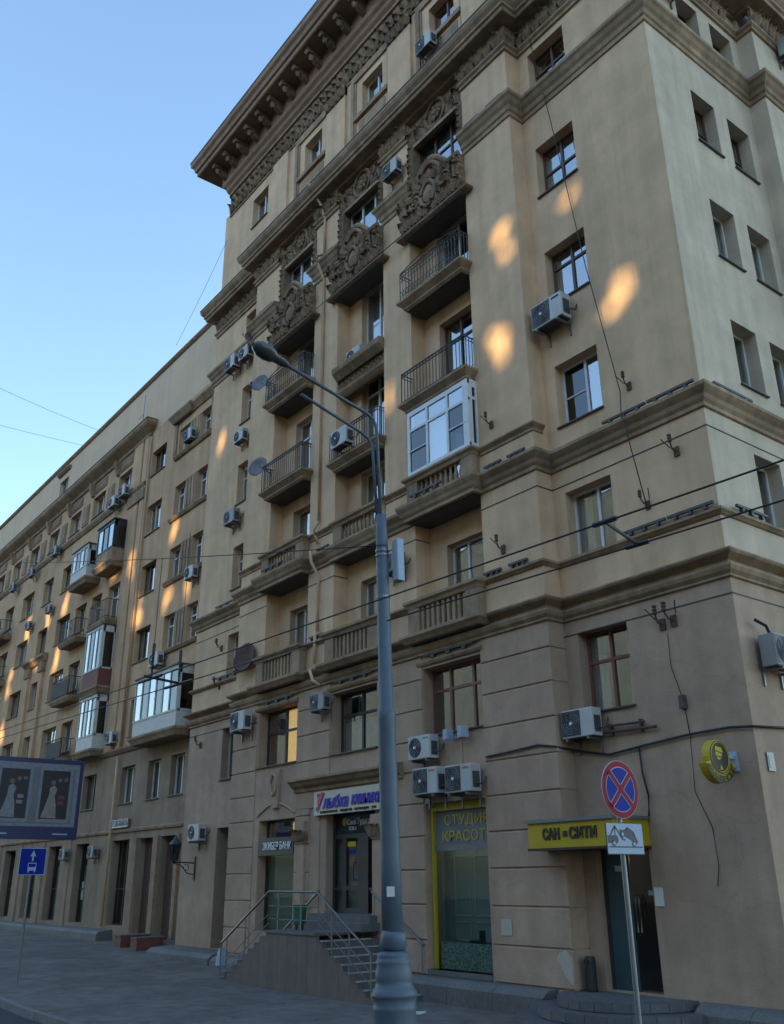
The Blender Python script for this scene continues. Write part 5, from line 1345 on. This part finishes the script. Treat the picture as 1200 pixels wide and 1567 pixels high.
# ------------------------------------------------------------------ street lamp post
lx, ly, lz = -1.49, -5.9, -.45
lamp = thing('street_lamp', 'blue grey street lamp post with ribbed cast base and curved arms', 'street lamp', (lx, ly, lz))
lamp.rotation_euler = (0, R(-1.9), 0)
put('base', MB().lathe([(.33, 0), (.33, .12), (.30, .16), (.275, .35), (.262, .72), (.268, .74), (.268, .78), (.26, .79), (.272, .83), (.272, .86), (.285, .87), (.285, .90), (.26, .94), (.235, .98), (.225, 1.02), (.232, 1.04), (.23, 1.12), (.21, 1.18), (.215, 1.2), (.215, 1.24), (.2, 1.25), (.205, 1.27), (.205, 1.30), (.15, 1.33)], 28).mesh('base', True), 'post', lamp, scale=(1, 1, 1.11))
put('collar', MB().lathe([(.155, 0), (.17, .02), (.165, .14), (.15, .2), (.135, .21)], 24).mesh('collar', True), 'post', lamp, (0, 0, 1.50), (0, R(9), 0))
put('collar_bolt', MB().lathe([(.025, -.24), (.025, -.2)], 8), 'black', lamp, (0, 0, .98), (R(90), 0, 0))
put('shaft', MB().lathe([(.138, 1.3), (.128, 2.6), (.12, 4.35), (.122, 4.36), (.122, 4.46), (.1, 4.5), (.094, 5.9), (.088, 7.1), (.08, 7.2), (.08, 7.42)], 20).mesh('shaft', True), 'post', lamp)
put('access_hatch', MB().cham(-.075, .075, -.296, -.25, .28, .66, .008), 'post', lamp, rot=(0, 0, R(30))); put('hatch_bolt', MB().box(-.012, .012, -.304, -.29, .6, .62), 'black', lamp, rot=(0, 0, R(30)))
put('sticker', MB().box(-.05, .05, -.140, -.10, 2.1, 2.22), 'paper', lamp, rot=(0, 0, R(48)))
for zz in (6.1, 6.75, 6.82): put('clamp_band', MB().lathe([(.102, 0), (.102, .035)], 16, (0, 0, zz)), 'steel', lamp)
arm = [(.03, -.03, 7.3), (.03, -.06, 8.8), (.03, -.08, 8.93), (.03, -.14, 9.03), (.03, -.24, 9.09), (.03, -1.0, 9.27), (.03, -1.75, 9.45)]
put('arm', MB().tube(arm, .027, 10).mesh('arm', True), 'post', lamp)
arm2 = [(-.03, -.05, 7.3), (-.03, -.1, 8.5), (-.03, -.13, 8.62), (-.03, -.2, 8.7), (-.03, -.32, 8.76), (-.03, -.9, 8.92), (-.03, -1.42, 9.07)]
put('arm', MB().tube(arm2, .025, 10).mesh('arm', True), 'post', lamp)
hd = MB(); n = 14
secs = [(0, .05, .05, .0), (.12, .085, .075, .0), (.32, .10, .08, .0), (.36, .13, .10, .01), (.5, .165, .13, .02), (.68, .15, .12, .02), (.8, .09, .07, .02), (.83, .03, .03, .02)]
top_v, bot_v = [], []
def half(lo):
    mb = MB()
    for (s, w, h, zo) in secs:
        for i in range(n // 2 + 1):
            a = math.pi * i / (n // 2)
            zz = math.sin(a) * h * (1 if not lo else -1.15 if s > .33 else -.9)
            mb.v.append((math.cos(a) * w, -s, zo + zz))
    k = n // 2 + 1
    for j in range(len(secs) - 1):
        for i in range(k - 1): mb.f.append((j * k + i, j * k + i + 1, (j + 1) * k + i + 1, (j + 1) * k + i))
    return mb.mesh('half', True)
head = put('lamp_head', half(False), 'post', lamp, (.03, -1.7, 9.44), (R(-13), 0, 0), (.85, .74, .85)); put('lamp_bowl', half(True), 'lampglass', head)
cb_ = put('antenna_box', MB().cham(-.07, .07, -.2, -.08, 6.35, 7.0, .015), 'signwhite', lamp, (.17, .3, 0))

# ------------------------------------------------------------------ no stopping sign with tow truck plate (faces along the street, +x)
sp = thing('no_stopping_sign', 'round red and blue no stopping sign over a white tow truck plate on grey pole', 'traffic sign', (.72, -4.05, -.45))
put('pole', MB().lathe([(.032, 0), (.032, 3.62)], 12), 'metal', sp)
zc = 3.33; xf = .06
put('disc', disc(.352, xf - .012, xf, 40, zc), 'signwhite', sp)
def face(r, x0, zc, a0=0, a1=360): return disc(r, x0, x0 + .003, 40, zc)
put('red_disc', face(.345, xf, zc), 'signred', sp); put('white_ring', face(.275, xf + .003, zc), 'signwhite', sp); put('blue_field', face(.265, xf + .006, zc), 'signblue', sp)
for ang in (45, -45):
    for wd, m, xo in ((.040, 'signwhite', .009), (.030, 'signred', .012 if ang > 0 else .0125)):
        c, s = math.cos(R(ang)), math.sin(R(ang)); L_ = .272 if m == 'signwhite' else .285
        put('cross_bar', MB().prism_x([(c * L_ - s * wd, zc + s * L_ + c * wd), (-c * L_ - s * wd, zc - s * L_ + c * wd), (-c * L_ + s * wd, zc - s * L_ - c * wd), (c * L_ + s * wd, zc + s * L_ - c * wd)], xf + xo, xf + xo + .003), m, sp)
pz0, pz1 = 2.56, 2.93
put('plate', MB().prism_x([(-.35, pz0), (.35, pz0), (.35, pz1), (-.35, pz1)], xf - .01, xf), 'browntext', sp)
put('plate_face', MB().prism_x([(-.34, pz0 + .01), (.34, pz0 + .01), (.34, pz1 - .01), (-.34, pz1 - .01)], xf, xf + .003), 'signwhite', sp)
T = xf + .003
pic = MB()
def P2(poly, lift=.003): pic.prism_x([(y, 2.56 + z) for y, z in poly], T, T + lift)
P2([(-.32, .08), (.32, .08), (.32, .095), (-.32, .095)])
P2([(-.33, .13), (-.15, .13), (-.13, .17), (-.15, .22), (-.33, .22)])
P2([(-.29, .22), (-.2, .33), (-.185, .33), (-.175, .3), (-.19, .3), (-.27, .22)]); P2([(-.19, .32), (-.06, .17), (.0, .16), (.0, .175), (-.05, .19), (-.18, .34)]); P2([(-.195, .22), (-.195, .33), (-.18, .33), (-.18, .22)])
P2([(-.1, .29), (-.02, .285), (.05, .3), (.16, .25), (.22, .19), (.24, .14), (.2, .12), (.1, .17), (-.04, .22), (-.09, .25)]); P2([(-.0, .285), (.05, .325), (.17, .27), (.2, .215), (.18, .21), (.15, .25), (.06, .3), (.02, .28)])
put('tow_pictogram', pic, 'pictogram', sp)
for (y, z) in ((-.22, .13), (-.05, .235), (.16, .125)):
    put('wheel', disc(.036, T + .003, T + .006, 14, 2.56 + z), 'pictogram', sp).location = (0, y, 0)
    put('hub', disc(.022, T + .006, T + .008, 12, 2.56 + z), 'signwhite', sp).location = (0, y, 0)
put('fixing_clip', MB().box(-.05, .05, -.05, .05, 3.2, 3.24).box(-.05, .05, -.05, .05, 2.72, 2.76), 'metal', sp)

# ------------------------------------------------------------------ bus lane sign
bx0 = -16.05
bs_ = thing('bus_lane_sign', 'square blue bus lane sign with white arrow on thin pole', 'traffic sign', (bx0, -5.95, gz(bx0)))
put('pole', MB().lathe([(.03, 0), (.03, 3.05)], 10), 'metal', bs_)
za, zb = 2.4, 3.02
put('panel', MB().prism_x([(-.32, za), (.32, za), (.32, zb), (-.32, zb)], .035, .045), 'signwhite', bs_)
put('blue_field', MB().prism_x([(-.305, za + .015), (.305, za + .015), (.305, zb - .015), (-.305, zb - .015)], .045, .048), 'signblue', bs_)
sx_ = .048
put('arrow', MB().prism_x([(-.02, 2.72), (.02, 2.72), (.02, 2.84), (.075, 2.82), (0, 2.97), (-.075, 2.82), (-.02, 2.84)], sx_, sx_ + .003), 'signwhite', bs_)
put('bus_pictogram', MB().prism_x([(-.1, 2.5), (.1, 2.5), (.1, 2.58), (-.1, 2.58)], sx_, sx_ + .003).prism_x([(-.1, 2.62), (-.1, 2.58), (-.085, 2.58), (-.085, 2.66), (.085, 2.66), (.085, 2.58), (.1, 2.58), (.1, 2.68), (-.1, 2.68)], sx_, sx_ + .003).prism_x([(-.09, 2.46), (-.06, 2.46), (-.06, 2.5), (-.09, 2.5)], sx_, sx_ + .003).prism_x([(.06, 2.46), (.09, 2.46), (.09, 2.5), (.06, 2.5)], sx_, sx_ + .003), 'signwhite', bs_)

# ------------------------------------------------------------------ billboard, seen at its right end
bb = thing('billboard', 'navy framed street billboard with framed pictures of people in gowns', 'billboard', (-21.0, -3.15, 0))
W_, Z0, Z1 = 4.6, 3.08, 5.42
put('panel', MB().box(-.3, 0, -W_, 0, Z0, Z1), 'navy', bb)
put('poster', MB().box(0, .004, -W_ + .1, -.12, Z0 + .36, Z1 - .14), 'posterbg', bb)
put('poster_border', MB().box(.004, .008, -W_ + .1, -.12, Z0 + .36, Z0 + .44).box(.004, .008, -.24, -.12, Z0 + .44, Z1 - .14).box(.004, .008, -W_ + .1, -.24, Z1 - .26, Z1 - .14), 'postergrey', bb)
def picture(yc, dress, back):
    f = put('picture', MB().box(.008, .012, yc - .44, yc + .44, Z0 + .55, Z1 - .3), back, bb)
    k = .012
    put('picture_frame', MB().box(k, k + .006, yc - .5, yc - .42, Z0 + .5, Z1 - .26).box(k, k + .006, yc + .42, yc + .5, Z0 + .5, Z1 - .26).box(k, k + .006, yc - .42, yc + .42, Z0 + .48, Z0 + .58).box(k, k + .006, yc - .42, yc + .42, Z1 - .34, Z1 - .26), 'postergrey', f)
    put('gown', MB().prism_x([(yc - .36, Z0 + .62), (yc + .1, Z0 + .6), (yc + .06, Z0 + 1.0), (yc + .0, Z0 + 1.25), (yc + .06, Z0 + 1.45), (yc - .04, Z0 + 1.56), (yc - .16, Z0 + 1.5), (yc - .18, Z0 + 1.25), (yc - .26, Z0 + .95)], k, k + .004), dress, f)
    put('figure_head', disc(.075, k, k + .005, 14, Z0 + 1.64), 'posterskin', f).location = (0, yc - .08, 0)
    for dy, zz in ((.12, 1.72), (.3, 1.74)): put('figure_head', disc(.06, k, k + .005, 14, Z0 + zz), 'posterskin', f).location = (0, yc + dy, 0)
    put('coat', MB().prism_x([(yc + .14, Z0 + .62), (yc + .4, Z0 + .62), (yc + .41, Z0 + 1.5), (yc + .3, Z0 + 1.66), (yc + .16, Z0 + 1.5)], k, k + .003), 'posterdark', f)
    put('book_stack', MB().box(k + .004, k + .006, yc + .1, yc + .28, Z0 + 1.0, Z0 + 1.1).box(k + .004, k + .006, yc + .12, yc + .3, Z0 + 1.16, Z0 + 1.26), 'postergrey' if dress == 'postergrey' else 'redpaint', f)
picture(-.82, 'posterdress', 'posterdark'); picture(-2.05, 'postergrey', 'posterdark'); picture(-3.3, 'posterdress', 'posterbg')
put('caption_mark', MB().box(.002, .006, -.75, -.3, Z0 + .13, Z0 + .17).box(.002, .006, -2.5, -2.1, Z0 + .13, Z0 + .17), 'signwhite', bb)
put('post', MB().box(-.25, -.05, -W_ + .2, -W_ + .45, gz(-21), Z0), 'navy', bb)

# ------------------------------------------------------------------ overhead wires
def span(a, b, sag=0.0, n=10):
    a, b = Vector(a), Vector(b)
    return [tuple(a.lerp(b, i / n) - Vector((0, 0, sag * 4 * (i / n) * (1 - i / n)))) for i in range(n + 1)]
WA = lambda x: (x, -6.33 + (4.81 - x) * -.0528, 5.3); WB = lambda x: (x, -5.46 + (4.29 - x) * -.0751, 5.3)
def wire(label, pts, r, g=None): cable(label, pts, r, 'overhead_wire', 'wire', 'wire', g)
wire('thick black trolley wire running along the street, the upper of two', [WA(20), WA(-8), WA(-50)], .011); wire('thick black trolley wire running along the street, the lower of two', [WB(20), WB(-8), WB(-50)], .011)
wire('black span wire from the lamp post toward the far left', span((lx, ly - .1, 6.4), (-33, -9, 14.5), .3), .009)
wire('thin wire from the attic corner down to the left', span((-20.8, .4, 27.2), (-26.5, .9, 25.0), .1), .008)
wire('thin wire crossing the open sky at the left, sloping', span((-36, .9, 24.5), (-30, -13, 24), .3), .009)
wire('thin wire crossing the open sky at the left, level', span((-38.5, 1.2, 24.6), (-40, -16, 25.5), .2), .009)
th = thing('trolley_wire_hanger', 'black trolley wire hanger with two ribbed insulators and a crossbar', 'wire hanger', (0, 0, 0))
pa, pb = Vector((-7.3, -6.97, 5.32)), Vector((-7.5, -6.34, 5.32))
put('crossbar', MB().tube([pa + (pa - pb) * .25, pb + (pb - pa) * .25], .025, 6), 'black', th)
for p, up in ((pa, 2.3), (pb, 3.0)):
    put('insulator', MB().lathe([(.018, 0), (.018, .12)] + [(.03 if i % 2 else .016, .12 + i * .022) for i in range(12)] + [(.018, .4), (.03, .42), (.03, .62), (.01, .64)], 8, tuple(p)), 'black', th)
    put('hanger_wire', MB().tube([p + Vector((0, 0, .6)), p + Vector((.02, 0, up))], .006, 4), 'wire', th)
put('clamp', MB().tube([WA(-6.9), WA(-7.8)], .028, 6), 'black', th); put('clamp', MB().tube([WB(-7.0), WB(-8.0)], .028, 6), 'black', th)
xo = thing('wire_spacer', 'short black spacer rod between the two trolley wires near the corner', 'wire hanger', (0, 0, 0))
put('spacer_rod', MB().tube([WA(2.85), WB(2.6)], .02, 6), 'black', xo); put('clamp', MB().tube([WA(3.0), WA(2.7)], .028, 6), 'black', xo); put('clamp', MB().tube([WB(2.75), WB(2.45)], .028, 6), 'black', xo)
# tv aerial stick on the long house eave and rods on the roof edge
tag(put('aerial', MB().tube([(-28.6, .5, 21.8), (-28.6, .5, 23.2)], .02, 5).tube([(-28.6, .5, 22.2), (-28.9, .4, 22.0)], .015, 5), 'metal'), 'thin aerial stick at the end of the far wing cornice', 'aerial')

# chipped plaster at the foot of the corner pier and a few scraps of paper on the ground
tag(put('plaster_chip', MB().prism([(-4.32, .46), (-4.22, .36), (-4.12, .2), (-4.0, .1), (-3.945, .08), (-3.945, .5), (-4.02, .58), (-4.06, .64), (-4.2, .6), (-4.28, .54)], -.006, .02), 'patch'), 'chipped pale plaster at the foot of the corner pier', 'patch')
for x, y, rz, who in [(-1.0, -.2, .4, 'by the foot of the corner wall'), (-7.4, -1.2, 1.2, 'in front of the beauty studio'), (-6.3, -1.6, 2.0, 'on the pavement facing the corner pier')]:
    tag(put('paper_scrap', MB().add([(-.1, -.05, .0), (.1, -.06, .03), (.12, .05, .01), (-.08, .06, .04), (-.1, -.05, -.01), (.1, -.06, -.01), (.12, .05, -.01), (-.08, .06, -.01)], [(0, 1, 2, 3), (4, 7, 6, 5), (0, 4, 5, 1), (1, 5, 6, 2), (2, 6, 7, 3), (3, 7, 4, 0)]), 'paper', None, (x, y, gz(x) + .012), (0, 0, rz)), 'scrap of white paper lying ' + who, 'litter', 'paper scraps on the pavement')
